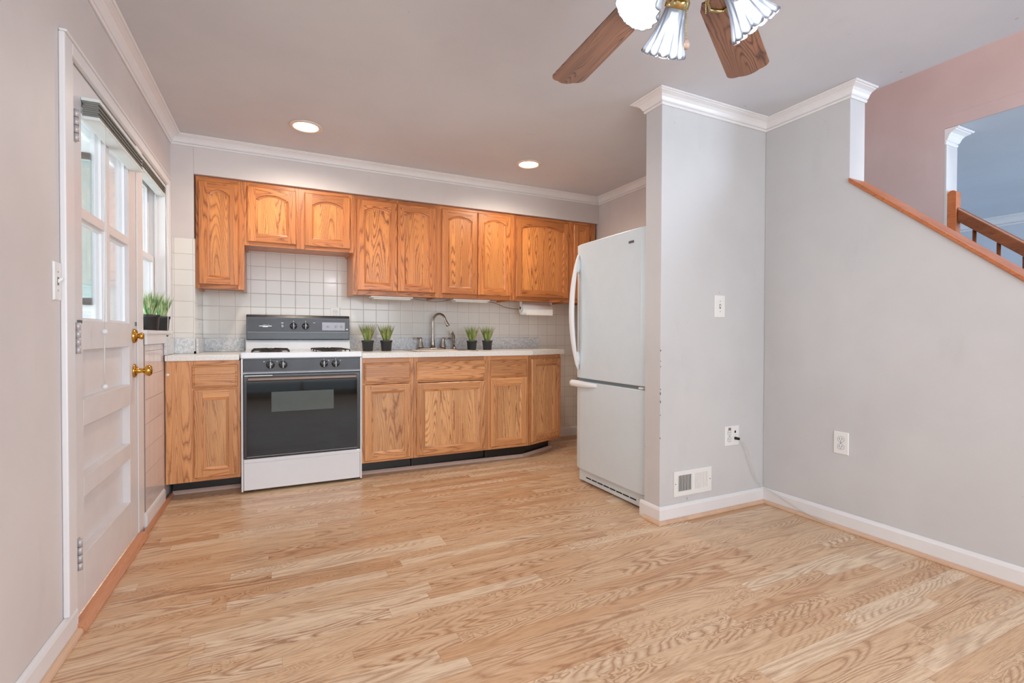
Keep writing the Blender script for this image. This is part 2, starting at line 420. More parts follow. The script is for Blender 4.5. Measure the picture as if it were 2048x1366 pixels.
def part(name, mb, mats, parent, bv=0, label=None, local=False):
    org = ORG[parent.name] if not local else (0, 0, 0)
    me = mesh_of(name, mb, mats, org)
    o = bpy.data.objects.new(name, me); C.objects.link(o); o.parent = parent
    ORG[o.name] = ORG[parent.name]
    if label: o['label'] = label
    bevel(o, bv); return o
def single(name, mb, mats, label=None, cat=None, group=None, bv=0, frame=FW, kind=None, org=None):
    if org is None:
        xs = [p[0] for p in mb.v]; ys = [p[1] for p in mb.v]; zs = [p[2] for p in mb.v]
        org = ((min(xs)+max(xs))/2, (min(ys)+max(ys))/2, min(zs))
    if kind == 'structure' and frame is FW: org = (0, 0, 0)
    me = mesh_of(name, mb, mats, org)
    o = bpy.data.objects.new(name, me); C.objects.link(o); o.matrix_world = frame @ Matrix.Translation(org)
    ORG[o.name] = tuple(org)
    if kind: o['kind'] = kind
    else: o['label'] = label; o['category'] = cat
    if group: o['group'] = group
    bevel(o, bv); return o
def struct(name, mb, mats, frame=FW, bv=0): return single(name, mb, mats, kind='structure', frame=frame, bv=bv, org=(0, 0, 0))

def box1(*a, m=0): return MB().box(*a, m=m)

# ------------------------------------------------------------------ room shell
H = 2.378
WBY = 4.33          # back wall
XR = 2.776          # right wall
SOF = 3.945         # soffit / chase front
ALX = 2.87          # alcove right wall
YB0 = -1.9
struct('floor', box1(-.80, 2.93, YB0-.1, WBY+.1, -.05, 0), FLOOR)
struct('ceiling', box1(-.80, 2.94, YB0-.1, WBY+.1, H, H+.25), CEIL)
struct('wall_back', box1(-.75, ALX+.13, WBY, WBY+.12, 0, H), WALL)
# left wall around the door and window openings  (off, u, z)
mb = MB()
D0, D1 = 2.235, 3.062      # door leaf
W0, W1 = 3.185, 3.79       # window opening
mb.box(-.12, 0, YB0, D0-.004, 0, H)
mb.box(-.12, 0, D0-.004, 3.80, 2.0, H)
mb.box(-.12, 0, D1+.004, W0, 0, 2.0)
mb.box(-.12, 0, W0, W1, 0, 1.03)
mb.box(-.12, 0, W1, WBY+.05, 0, 2.0)
mb.box(-.12, 0, 3.80, WBY+.05, 2.0, H)
struct('wall_left', mb, WALL, FL)
struct('wall_chase', box1(-.612, -.477, SOF, WBY-.001, .93, H-.001), WALL)
struct('wall_soffit', box1(-.476, ALX-.001, SOF, WBY-.001, 2.134, H-.001), WALL)
struct('wall_alcove', box1(ALX, ALX+.1, 2.201, WBY-.001, 0, H-.001), WALL)
PX, PY = 1.928, 2.073
struct('wall_pillar', box1(PX, 2.94, PY, PY+.127, 0, H-.001), WALLR, bv=.003)
# right wall, full height then sloped knee wall
YE = 1.573; SL = .871
def capz(y): return 1.865 - (YE - y)*SL
mb = MB()
poly = [(PY-.001, 0), (PY-.001, H-.001), (YE, H-.001), (YE, capz(YE)), (-.55, capz(-.55)), (-.55, 0)]
mb.prism(poly, lambda p, t: (t, p[0], p[1]), XR, XR+.134)
struct('wall_right', mb, WALLR, bv=.002)
struct('wall_front', MB().box(-.8, -.45, YB0-.1, YB0, 0, H).box(2.25, 4.05, YB0-.1, YB0, 0, H).box(-.45, 2.25, YB0-.1, YB0, 2.28, H), WALL)
# patio window behind the camera
wn = thing('window_2', None, None, (.9, YB0-.05, 0), kind='structure')
mb = MB()
for x in (-.45, .43, 1.33, 2.2): mb.box(x, x+.05, YB0-.07, YB0-.02, 0, 2.28)
mb.box(-.45, 2.25, YB0-.07, YB0-.02, 0, .08).box(-.45, 2.25, YB0-.07, YB0-.02, 2.2, 2.28)
part('window_frame', mb, TRIMW, wn)
part('window_pane', box1(-.44, 2.24, YB0-.05, YB0-.045, .05, 2.25), GLASS, wn)

# stairwell and living room beyond the knee wall
SX = 3.88; JY = 1.625
mb = MB()
mb.box(SX, SX+.14, JY, 3.2, 0, 4.8)            # wall beside the opening
mb.box(SX, SX+.14, YB0, JY-.0, 2.455, 4.8)     # header over the opening
mb.box(SX, SX+.012, YB0, JY-.0, 2.374, 2.4545)
mb.prism([(JY, -.3), (JY, 1.83-.80), (-.2, 1.83-.8-(JY+.2)*.871), (-.2, -.3)], lambda p, t: (t, p[0], p[1]), SX, SX+.14)
struct('wall_stair', mb, PINK)
struct('wall_stair_end', box1(2.94, SX, 3.1, 3.2, 0, 4.8), PINK)
struct('wall_upper', MB().box(2.86, 2.94, YB0, 3.2, H+.25, 4.8), PINK)
struct('floor_stair', box1(2.95, 7.4, YB0, 3.3, -.15, -.1), CONC)
struct('ceiling_upper', box1(2.86, 4.05, YB0, 3.2, 4.8, 4.85), CEIL)
struct('ceiling_living', box1(SX+.0125, 7.5, YB0-1.2, JY-.0005, 2.374, 2.4545).box(SX+.1405, 7.5, JY, 3.3, 2.374, 2.4545), BLUEW)
struct('wall_living', MB().box(7.3, 7.4, YB0-1.2, 3.3, -.1, 2.374).box(4.05, 7.4, 3.2, 3.3, -.1, 2.374), BLUEW)

# crown moulding sweep with mitred corners
CR = [(0, -.064), (.006, -.064), (.010, -.058), (.010, -.053), (.005, -.050), (.012, -.048), (.016, -.043), (.022, -.030), (.032, -.019), (.046, -.013), (.052, -.011), (.052, -.007), (.060, -.007), (.065, -.003), (.065, 0), (0, 0)]
def sweep(mb, path, prof, side=1, z0=0, m=0, sm=False, closed_ends=True):
    """sweep prof (out, up) along a horizontal polyline; out is to the left of travel * side"""
    P = [Vector((p[0], p[1])) for p in path]; rings = []
    for i, p in enumerate(P):
        def nrm(a, b):
            d = (b-a).normalized(); return Vector((-d.y, d.x))*side
        if i == 0: n = nrm(P[0], P[1]); k = n
        elif i == len(P)-1: n = nrm(P[-2], P[-1]); k = n
        else:
            n1 = nrm(P[i-1], p); n2 = nrm(p, P[i+1]); k = (n1+n2).normalized(); k = k/ k.dot(n1)
        z = path[i][2] if len(path[i]) > 2 else z0
        rings.append([(p.x + k.x*o, p.y + k.y*o, z+u) for o, u in prof])
    mb.loft(rings, True, closed_ends, m, sm); return mb
def lw(off, u):   # left wall frame -> world xy
    v = FL @ Vector((off, u, 0)); return (v.x, v.y)
H1 = H - .001
mb = MB(); sweep(mb, [lw(.001, -1.85), (lw(.001, SOF)[0], SOF-.001), (ALX-.001, SOF-.001), (ALX-.001, PY+.128), (PX-.001, PY+.128), (PX-.001, PY-.001), (XR-.001, PY-.001), (XR-.001, YE-.001), (XR+.135, YE-.001)], CR, side=-1, z0=H1)
struct('trim_1', mb, TRIMW)
mb = MB(); sweep(mb, [(SX+.141, JY+.4), (SX+.141, JY-.001), (SX-.001, JY-.001)], [(a*1.1, b*1.5) for a, b in CR], side=1, z0=2.371)
# jamb crown return
struct('trim_2', mb, TRIMW)
mb = MB(); sweep(mb, [(7.299, 3.19), (7.299, -3)], [(a*1.6, b*1.6) for a, b in CR], side=-1, z0=2.373)
struct('trim_3', mb, TRIMW)
# white corner casing of the living room opening
struct('trim_4', MB().box(SX+.002, SX+.139, JY-.012, JY-.001, .9, 2.27), WALLR)

# baseboards and quarter rounds
BBP = [(0, 0), (.014, 0), (.014, .075), (.010, .085), (.004, .092), (0, .092)]
QRP = [(0, 0), (.018, 0), (.0175, .006), (.015, .012), (.011, .016), (.006, .0185), (0, .019)]
QRB = [(.0145+a, b) for a, b in QRP]
mb = MB(); sweep(mb, [(PX-.001, PY+.15), (PX-.001, PY-.001), (XR-.001, PY-.001), (XR-.001, -.5)], BBP, side=1 if False else -1, z0=.001)
struct('baseboard_right', mb, TRIMW)
mb = MB(); sweep(mb, [(PX-.001, PY+.11), (PX-.001, PY-.001), (XR-.001, PY-.001), (XR-.001, -.5)], QRB, side=-1, z0=.001)
struct('trim_5', mb, QROUND)
struct('baseboard_left', sweep(MB(), [(.001, -1.85), (.001, 2.20)], BBP, side=-1, z0=.001), TRIMW, FL)
struct('baseboard_window', sweep(MB(), [(.001, 3.19), (.001, 3.655)], BBP, side=-1, z0=.001), TRIMW, FL)
struct('trim_6', sweep(MB(), [(.001, -1.85), (.001, 2.185)], QRB, side=-1, z0=.001), QROUND, FL)
struct('trim_7', sweep(MB(), [(.001, 3.10), (.001, 3.80)], QRB, side=-1, z0=.001), THRESH, FL)
THP = [(0, 0), (.040, 0), (.040, .006), (.028, .022), (.016, .028), (0, .028)]
struct('trim_8', sweep(MB(), [(.001, 2.19), (.001, 3.09)], THP, side=-1, z0=.001), THRESH, FL)
struct('baseboard_back', sweep(MB(), [(2.50, WBY-.008), (ALX-.001, WBY-.008)], BBP, side=-1, z0=.001), TRIMW)
# vinyl strip in front of toe kicks
struct('trim_9', sweep(MB(), [(-.585, 3.820), (-.197, 3.816)], [(0, 0), (.016, 0), (.014, .012), (.004, .024), (0, .024)], side=-1, z0=.001), plain('beige_vinyl_strip', (196, 172, 158), .5))
struct('trim_10', sweep(MB(), [(.59, 3.772), (1.925, 3.735), (2.325, 3.925)], [(0, 0), (.016, 0), (.014, .012), (.004, .024), (0, .024)], side=-1, z0=.001), bpy.data.materials['beige_vinyl_strip'])

# ------------------------------------------------------------------ tiles
TB = tile_mat('backsplash_tile', 0, -.471, 1.153-.1065*12)
TBY = tile_mat('backsplash_tile_side', 1, SOF, 1.153-.1065*12)
TC_ = tile_mat('chase_tile', 0, -.590, 1.693-.1065*17)
TL = tile_mat('left_wall_tile', 1, 3.20, .953-.131*9, p=.131, pu=.105, col=(228, 216, 214), grout=(150, 134, 130))
struct('wall_tile_back', MB().box(-.470, ALX-.001, WBY-.006, WBY-.0005, .0, 1.80), TB)
struct('wall_tile_side', MB().box(-.4765, -.4705, SOF-.006, WBY-.007, .93, 1.693), TBY)
struct('wall_tile_chase', MB().box(-.603, -.4765, SOF-.006, SOF-.0005, .93, 1.693), TC_)
struct('wall_tile_left', MB().box(.0005, .006, 3.20, 3.70, .093, .985).box(.0005, .006, 3.862, SOF-.01, .93, 1.693), TL, FL)

# ------------------------------------------------------------------ cabinet doors
def door_mb(x0, x1, z0, z1, yb, th=.019, st=.055, arch=0., rec=.007, ins=.010):
    """frame-and-panel door facing -Y. returns (frame, panel) builders. materials: 0 vertical, 1 horizontal"""
    yf = yb - th; c = .006; ye = yf + .006
    fr = MB(); pn = MB()
    X0, X1, Z0, Z1 = x0+c, x1-c, z0+c, z1-c
    a0, a1, b0, b1 = x0+st, x1-st, z0+st, z1-st     # inner opening
    n = 14 if arch else 1
    top = []
    if arch:
        sh = .014
        top.append((a0, b1-arch)); top.append((a0+sh, b1-arch+.002))
        for i in range(n+1):
            t = i/n; top.append((a0+sh + (a1-a0-2*sh)*t, b1-arch*.78 + arch*.78*math.sin(pi*t)**.8))
        top.append((a1-sh, b1-arch+.002)); top.append((a1, b1-arch))
    else: top = [(a0, b1), (a1, b1)]
    # stiles
    for xa, xb in ((X0, a0), (a1, X1)):
        fr.add([(xa, yf, Z0), (xb, yf, Z0), (xb, yf, Z1), (xa, yf, Z1)], [(0, 1, 2, 3)], 0)
    fr.add([(a0, yf, Z0), (a1, yf, Z0), (a1, yf, b0), (a0, yf, b0)], [(0, 1, 2, 3)], 1)
    b = len(fr.v)
    for (x, z) in top: fr.v.append((x, yf, z))
    for (x, z) in top: fr.v.append((x, yf, Z1))
    k = len(top)
    for i in range(k-1): fr.face((b+i, b+i+1, b+k+i+1, b+k+i), 1)
    # outer chamfer, sides, back
    O = [(x0, z0), (x1, z0), (x1, z1), (x0, z1)]; I = [(X0, Z0), (X1, Z0), (X1, Z1), (X0, Z1)]
    for i in range(4):
        j = (i+1) % 4; mt = 1 if i in (0, 2) else 0
        fr.add([(O[i][0], ye, O[i][1]), (O[j][0], ye, O[j][1]), (I[j][0], yf, I[j][1]), (I[i][0], yf, I[i][1])], [(0, 1, 2, 3)], mt)
        fr.add([(O[i][0], yb, O[i][1]), (O[j][0], yb, O[j][1]), (O[j][0], ye, O[j][1]), (O[i][0], ye, O[i][1])], [(0, 1, 2, 3)], mt)
    fr.add([(x, yb, z) for x, z in O], [(0, 1, 2, 3)], 0)
    # inner bevel down to panel
    loop = [(a0, b0), (a1, b0)] + list(reversed(top))
    cx, cz = (a0+a1)/2, (b0+b1)/2
    def inset(x, z, d):
        sx = (a1-a0-2*d)/(a1-a0); sz = (b1-b0-2*d)/(b1-b0)
        return (cx+(x-cx)*sx, cz+(z-cz)*sz)
    l1 = loop; l2 = [inset(x, z, .0025) for x, z in loop]; l3 = [inset(x, z, ins) for x, z in loop]
    Ls = [[(x, yf, z) for x, z in l1], [(x, yf+rec*.60, z) for x, z in l2], [(x, yf+rec, z) for x, z in l3]]
    for q in range(2):
        b = len(fr.v); fr.v += Ls[q]+Ls[q+1]; kk = len(loop)
        for i in range(kk):
            j = (i+1) % kk
            hz = (i == 0) or (2 <= i < kk-1)
            fr.face((b+i, b+j, b+kk+j, b+kk+i), 1 if hz else 0)
    # panel: a thin slab set in the frame
    pl = [inset(x, z, ins+.0005) for x, z in loop]
    kk = len(pl)
    pn.add([(x, yf+rec, z) for x, z in pl] + [(x, yf+rec+.004, z) for x, z in pl], [tuple(range(kk)), tuple(reversed(range(kk, 2*kk)))] + [(i, (i+1) % kk, kk+(i+1) % kk, kk+i) for i in range(kk)], 0)
    return fr, pn
def drawer_mb(x0, x1, z0, z1, yb, th=.019):
    yf = yb-th; mb = MB()
    loops = []
    for d, y in ((0, yb), (0, yf+.009), (.004, yf+.004), (.008, yf+.004), (.014, yf)):
        loops.append([(x0+d, y, z0+d), (x1-d, y, z0+d), (x1-d, y, z1-d), (x0+d, y, z1-d)])
    mb.loft(loops, True, True, 0, False); return mb

def add_doors(t, doors, yb, mats, arch=0., st=.052, rec=.010, ins=.014, M4=None):
    for (x0, x1, z0, z1) in doors:
        fr, pn = door_mb(x0, x1, z0, z1, yb, arch=arch, st=st, rec=rec, ins=ins)
        if M4 is not None:
            for q in (fr, pn): q.v = [tuple(M4 @ Vector(v)) for v in q.v]
        d = part('door', fr, mats[:2], t); part('door_panel', pn, mats[2], d)
UM = [OAKV, OAKH, OAKP]; LM = [LOAKV, LOAKH, LOAKP]
YU = 3.972
def face_frame(x0, x1, z0, z1, y0, y1, stiles, rails):
    mb = MB()
    for a, b in stiles: mb.box(a, b, y0, y1, z0, z1, m=0)
    st = sorted(stiles)
    for i in range(len(st)-1):
        for a, b in rails: mb.box(st[i][1], st[i+1][0], y0+.0002, y1, a, b, m=1)
    return mb
def upper(label, x0, x1, z0, z1, doors, stiles, arch=.026, grp='oak wall cabinets along the back wall'):
    t = thing('wall_cabinet', label, 'cabinet', ((x0+x1)/2, WBY-.01, z0), grp)
    mb = MB()
    y0, y1 = YU+.019, WBY-.008
    mb.box(x0, x0+.013, y0, y1, z0, z1).box(x1-.013, x1, y0, y1, z0, z1)
    mb.box(x0+.013, x1-.013, y0, y1, z0+.015, z0+.028, m=1).box(x0+.013, x1-.013, y0, y1, z1-.013, z1, m=1).box(x0+.013, x1-.013, y1-.006, y1, z0+.028, z1-.013)
    part('carcass', mb, [OAKV, OAKH], t)
    rails = [(z0, z0+.038), (z1-.045, z1)]
    part('face_frame', face_frame(x0, x1, z0, z1, YU, y0, stiles, rails), [OAKV, OAKH], t, bv=.0012)
    add_doors(t, doors, YU-.0005, UM, arch=arch*1.15)
    return t
ZT = 2.131; ZB = 1.362
g = .0008
upper('tall single-door oak wall cabinet at the left end, left of the range', -.470, -.176-g, ZB, ZT, [(-.453, -.212, 1.388, 2.098)], [(-.470, -.445), (-.218, -.176-g)])
upper('short double-door oak wall cabinet above the range', -.176, .566-g, 1.680, ZT, [(-.157, .160, 1.704, 2.100), (.217, .543, 1.704, 2.100)], [(-.176, -.150), (.152, .225), (.535, .566-g)], arch=.030)
upper('double-door oak wall cabinet right of the range, above the two left countertop plants', .566, 1.266-g, ZB-.004, ZT, [(.594, .905, 1.392, 2.100), (.909, 1.228, 1.392, 2.100)], [(.566, .602), (.900, .914), (1.222, 1.266-g)])
upper('double-door oak wall cabinet above the sink faucet', 1.266, 1.958-g, ZB-.004, ZT, [(1.280, 1.601, 1.392, 2.104), (1.605, 1.921, 1.392, 2.104)], [(1.266, 1.288), (1.596, 1.610), (1.915, 1.958-g)])
upper('wide single-door oak wall cabinet above the paper towel roll', 1.958, 2.575-g, ZB-.004, ZT, [(1.974, 2.530, 1.392, 2.104)], [(1.958, 1.985), (2.522, 2.575-g)], arch=.030)
upper('narrow oak wall cabinet partly hidden by the refrigerator', 2.575, 2.845, ZB-.004, ZT, [(2.590, 2.770, 1.392, 2.104)], [(2.575, 2.600), (2.760, 2.845)], arch=0)

# ------------------------------------------------------------------ base cabinets
YBF = 3.680
def basecab(label, x0, x1, stiles, rails, drawers, doors, toe=True, depth=WBY-.008):
    t = thing('base_cabinet', label, 'cabinet', ((x0+x1)/2, depth, 0), 'oak base cabinets under the countertops')
    mb = MB(); y0, y1 = YBF+.019, depth
    mb.box(x0, x0+.013, y0, y1, .105, .874).box(x1-.013, x1, y0, y1, .105, .874)
    mb.box(x0+.013, x1-.013, y0, y1, .105, .118, m=1).box(x0+.013, x1-.013, y1-.006, y1, .118, .874)
    part('carcass', mb, [LOAKV, LOAKH], t)
    part('face_frame', face_frame(x0, x1, .105, .874, YBF, y0, stiles, rails), [LOAKV, LOAKH], t, bv=.0012)
    for (a, b, c, d) in drawers:
        dd = part('drawer', drawer_mb(a, b, c, d, YBF-.0005), LOAKH, t)
    add_doors(t, doors, YBF-.0005, LM, st=.050, rec=.010, ins=.016)
    return t
RL = [(.105, .142), (.680, .706), (.836, .874)]
t = basecab('oak base cabinet with one drawer and door, left of the range', -.600, -.190, [(-.600, -.440), (-.215, -.190)], RL, [(-.456, -.206, .703, .848)], [(-.450, -.206, .128, .690)])
part('toe_kick', box1(-.585, -.195, 3.822, 3.837, 0.001, .1045), BLACKV, t)
t = basecab('oak base cabinet with one drawer and door, directly right of the range', .582, .966, [(.582, .612), (.930, .966)], RL, [(.597, .941, .692, .838)], [(.597, .941, .120, .678)])
part('toe_kick', box1(.584, .964, 3.775, 3.79, .001, .1045), BLACKV, t)
t = basecab('wide oak sink base cabinet with false drawer front and one wide door', .967, 1.580, [(.967, 1.000), (1.545, 1.580)], RL, [(.986, 1.556, .694, .840)], [(.986, 1.556, .120, .676)])
part('toe_kick', box1(.968, 1.578, 3.765, 3.78, .001, .1045), BLACKV, t)
t = basecab('narrow oak base cabinet with small drawer, right of the sink base', 1.581, 1.954, [(1.581, 1.610), (1.930, 1.954)], RL, [(1.600, 1.935, .700, .842)], [(1.600, 1.935, .128, .690)])
part('toe_kick', box1(1.582, 1.953, 3.748, 3.762, .001, .1045), BLACKV, t)
# angled end cabinet
ax0, ay0, ax1, ay1 = 1.963, 3.680, 2.375, 3.850
t = thing('base_cabinet', 'angled oak end base cabinet with a single tall door beside the refrigerator', 'cabinet', ((ax0+ax1)/2, WBY-.008, 0), 'oak base cabinets under the countertops')
ang = math.atan2(ay1-ay0, ax1-ax0); LA = math.hypot(ax1-ax0, ay1-ay0)
MA = Matrix.Translation((ax0, ay0, 0)) @ Matrix.Rotation(ang, 4, 'Z')
mb = MB(); mb.prism([(ax0, ay0+.025), (ax1, ay1+.02), (ax1, WBY-.009), (ax0, WBY-.009)], lambda p, z: (p[0], p[1], z), .106, .873)
part('carcass', mb, LOAKV, t)
ff = face_frame(0, LA, .105, .874, 0, .019, [(0, .030), (LA-.030, LA)], [(.105, .142), (.836, .874)])
ff.v = [tuple(MA @ Vector(v)) for v in ff.v]
part('face_frame', ff, [LOAKV, LOAKH], t, bv=.0012)
add_doors(t, [(.018, LA-.012, .128, .842)], -.0005, LM, st=.050, rec=.010, ins=.016, M4=MA)
mb = MB(); mb.prism([(1.958, 3.762), (2.30, 3.935), (2.30, 3.950), (1.958, 3.777)], lambda p, z: (p[0], p[1], z), .001, .1045)
part('toe_kick', mb, BLACKV, t)

# ------------------------------------------------------------------ countertops
t = thing('countertop', 'short pale speckled countertop left of the range', 'countertop', (-.4, 4.0, .875), 'speckled laminate countertops')
part('slab', MB().box(-.597, -.195, 3.645, SOF-.008, .876, .913).box(-.466, -.195, SOF-.008, WBY-.008, .876, .913), COUNTER, t, bv=.005)
mb = MB()
mb.box(-.4635, -.195, WBY-.024, WBY-.009, .914, 1.016)
mb.box(-.588, -.478, SOF-.021, SOF-.008, .914, 1.020)
mb.box(-.469, -.455, SOF+.01, WBY-.026, .914, 1.016)
bs = part('backsplash', mb, GRAN, t, bv=.002, label='grey granite-look backsplash strip')
single('side_splash', box1(.008, .021, 3.66, 3.92, .915, 1.018), GRAN, 'grey granite-look splash strip on the left wall above the counter', 'backsplash', frame=FL, bv=.002)
t = thing('countertop', 'long pale speckled countertop with clipped right corner, holding the sink', 'countertop', (1.4, 4.0, .875), 'speckled laminate countertops')
SKX0, SKX1, SKY0, SKY1 = 1.02, 1.515, 3.76, 4.20
mb = MB(); zz = (.876, .913)
mb.box(.580, SKX0, 3.645, WBY-.008, *zz)
mb.box(SKX0, SKX1, 3.645, SKY0, *zz).box(SKX0, SKX1, SKY1, WBY-.008, *zz)
mb.prism([(SKX1, 3.645), (1.975, 3.645), (2.39, 3.815), (2.43, 3.86), (2.43, WBY-.008), (SKX1, WBY-.008)], lambda p, z: (p[0], p[1], z), *zz)
bm_ = part('slab', mb, COUNTER, t)
part('backsplash', MB().box(.581, 2.41, WBY-.024, WBY-.009, .914, 1.020), GRAN, t, bv=.002, label='grey granite-look backsplash strip')
# sink
t = thing('sink', 'stainless drop-in kitchen sink set in the long countertop', 'sink', (1.2675, 3.98, .75))
mb = MB()
r0 = [(SKX0-.02, SKY0-.02), (SKX1+.02, SKY0-.02), (SKX1+.02, SKY1+.02), (SKX0-.02, SKY1+.02)]
def rr(x0, x1, y0, y1, r, z, n=5):
    pts = []
    for cx, cy, a in ((x1-r, y1-r, 0), (x0+r, y1-r, 90), (x0+r, y0+r, 180), (x1-r, y0+r, 270)):
        for i in range(n+1):
            q = radians(a+90*i/n); pts.append((cx+r*cos(q), cy+r*sin(q), z))
    return pts
mb.loft([rr(SKX0-.02, SKX1+.02, SKY0-.02, SKY1+.02, .04, .9135), rr(SKX0-.018, SKX1+.018, SKY0-.018, SKY1+.018, .04, .918), rr(SKX0+.012, SKX1-.012, SKY0+.012, SKY1-.012, .05, .918), rr(SKX0+.016, SKX1-.016, SKY0+.016, SKY1-.016, .05, .912), rr(SKX0+.03, SKX1-.03, SKY0+.03, SKY1-.03, .06, .76), rr(SKX0+.2, SKX1-.2, SKY0+.17, SKY1-.17, .02, .755)], True, False, 0, True)
part('basin', mb, STEEL, t)
part('drain', MB().lathe([(.04, 0), (.04, .004), (.02, .004)], (1.2675, 3.98, .757)), CHROME, t)
# faucet
FX, FY, FZ = 1.282, 4.252, .9135
t = thing('faucet', 'brushed nickel gooseneck faucet with two lever handles behind the sink', 'faucet', (FX, FY, FZ))
mb = MB(); mb.loft([rr(FX-.13, FX+.13, FY-.027, FY+.027, .026, FZ+.0), rr(FX-.13, FX+.13, FY-.027, FY+.027, .026, FZ+.012), rr(FX-.11, FX+.11, FY-.018, FY+.018, .017, FZ+.020)], True, True, 0, True)
part('base_plate', mb, NICKEL, t)
path = []; rad = []
for i in range(9): path.append((FX+.008, FY, FZ+.018+.235*i/8)); rad.append(.021-.0105*min(1, i/4))
R_ = .052
for i in range(1, 13):
    a = pi*i/12*.94; path.append((FX+.008+R_*.75*(1-cos(a)), FY-R_*1.1*(1-cos(a)), FZ+.253+R_*1.25*sin(a))); rad.append(.0105)
lx, ly, lz = path[-1]
for i in range(1, 5): path.append((lx+.006*i, ly-.003*i, lz-.014*i)); rad.append(.0105+.0016*i)
part('spout', MB().tube(path, rad, 14), NICKEL, t)
for sx in (-1, 1):
    hx = FX+sx*.104
    mb = MB().lathe([(.028, 0), (.026, .010), (.019, .04), (.012, .070), (.013, .082), (.009, .090), (.001, .092)], (hx, FY, FZ+.018))
    mb.tube([(hx, FY, FZ+.098), (hx+sx*.03, FY-.006, FZ+.103), (hx+sx*.068, FY-.014, FZ+.101)], [.0085, .0075, .0065], 10)
    part('handle', mb, NICKEL, t)
t = thing('side_sprayer', 'nickel side sprayer standing right of the faucet', 'sprayer', (1.483, 4.235, .9185))
part('base_ring', MB().lathe([(.024, 0), (.022, .010), (.014, .018), (.012, .03)], (1.483, 4.235, .9135)), NICKEL, t)
part('spray_head', MB().tube([(1.483, 4.235, .94), (1.476, 4.235, 1.0), (1.474, 4.233, 1.045), (1.462, 4.225, 1.068), (1.448, 4.212, 1.072)], [.009, .011, .013, .013, .011], 10).tube([(1.488, 4.232, .95), (1.492, 4.230, 1.0), (1.485, 4.230, 1.045)], .004, 8), NICKEL, t)

# ------------------------------------------------------------------ range
RX0, RX1, RYF = -.185, .577, 3.641
t = thing('gas_range', 'white freestanding gas range with black glass oven door between the oak cabinets', 'stove', ((RX0+RX1)/2, 3.95, 0))
mb = MB(); mb.box(RX0, RX0+.012, RYF, 4.275, .012, .884).box(RX1-.012, RX1, RYF, 4.275, .012, .884)
mb.box(RX0+.012, RX1-.012, RYF+.03, 4.275, .06, .884).box(RX0+.012, RX1-.012, RYF+.003, RYF+.03, .786, .793)
part('body', mb, ENAMEL, t, bv=.002)
mb = MB(); mb.box(RX0-.002, RX1+.002, RYF-.004, 4.12, .885, .925)
part('cooktop', mb, ENAMEL, t, bv=.006)
# riser behind burners
mb = MB(); mb.prism([(4.121, .925), (4.121, .885), (4.275, .885), (4.275, 1.002), (4.20, 1.002), (4.17, .935)], lambda p, x: (x, p[0], p[1]), RX0+.006, RX1-.008)
part('rear_riser', mb, ENAMEL, t, bv=.002)
bk = MB(); bk.prism([(4.178, 1.006), (4.178, 1.175), (4.190, 1.196), (4.270, 1.196), (4.270, 1.003), (4.20, 1.003)], lambda p, x: (x, p[0], p[1]), -.176, .566)
bgp = part('backguard', bk, BLKENAM, t, bv=.004, label='charcoal backguard panel')
mb = MB(); mb.box(-.165, .556, 4.1755, 4.1775, 1.066, 1.168)
part('control_face', mb, PANELG, bgp)
mb = MB(); mb.box(-.168, .558, 4.173, 4.1777, 1.060, 1.0645)
part('trim_strip', mb, GREYLINE, bgp)
mb = MB(); mb.box(.356, .530, 4.172, 4.1754, 1.078, 1.143)
dp = part('clock_panel', mb, plain('pale_grey_panel', (176, 180, 192), .35), bgp, bv=.002)
for x in (.397, .458, .500): part('clock_button', MB().lathe([(.008, 0), (.007, .006)], (x, 4.1718, 1.110), (0, -1, 0), 12), BLKGLOSS, bgp)
part('oven_light_switch', MB().box(.060, .080, 4.168, 4.1754, 1.098, 1.124), BLKGLOSS, bgp, bv=.002)
# worn brand script: an underlined slanted squiggle
mb = MB(); pts = []
for i in range(41):
    s_ = i/40; pts.append((-.070+.050*s_, 4.1745, 1.1175+.0035*sin(s_*38)+.002*s_))
mb.tube(pts, .0008, 5); mb.box(-.090, -.004, 4.1742, 4.1754, 1.1085, 1.1105); mb.box(-.066, -.030, 4.1742, 4.1754, 1.103, 1.105)
part('brand_mark', mb, CHROME, bgp, label='small silver script mark over a line')
for q in ((.1465, .1495, 1.142, 1.152), (.2325, .2355, 1.142, 1.152), (.062, .078, 1.132, 1.137), (.29, .305, 1.137, 1.140), (.538, .552, 1.083, 1.092)):
    part('printed_mark', MB().box(q[0], q[1], 4.1742, 4.1755, q[2], q[3]), PLAST, bgp)
def knob(x, y, z, parent, r=.021, name='knob'):
    k = part(name, MB().lathe([(r, 0), (r, .006), (r*.86, .018), (r*.7, .021), (.001, .021)], (x, y, z), (0, -1, 0), 28).box(x-.0045, x+.0045, y-.032, y-.018, z-r*.85, z+r*.85), BLKGLOSS, parent, bv=.001)
    part('knob_pointer', MB().box(x-.001, x+.001, y-.0335, y-.0322, z+.002, z+r*.8), PLAST, k)
for x in (.148, .234): knob(x, 4.1754, 1.111, bgp, .026)
# front control panel
cp = part('control_panel', MB().box(RX0+.013, RX1-.013, RYF-.006, RYF+.028, .795, .880), PANELG, t, bv=.002)
part('chrome_strip', MB().box(RX0+.014, RX1-.014, RYF-.008, RYF-.0065, .795, .799), GREYLINE, cp)
for x in (-.012, .064, .321, .398): knob(x, RYF-.007, .843, cp, .026)
for x in (-.050, .028, .352, .430): part('burner_symbol', MB().sphere((x, RYF-.0075, .864), .004, 8), PLAST, cp)
for x in (-.012, .064, .321, .398): part('printed_mark', MB().box(x-.0015, x+.0015, RYF-.0075, RYF-.0062, .871, .877), PLAST, cp)
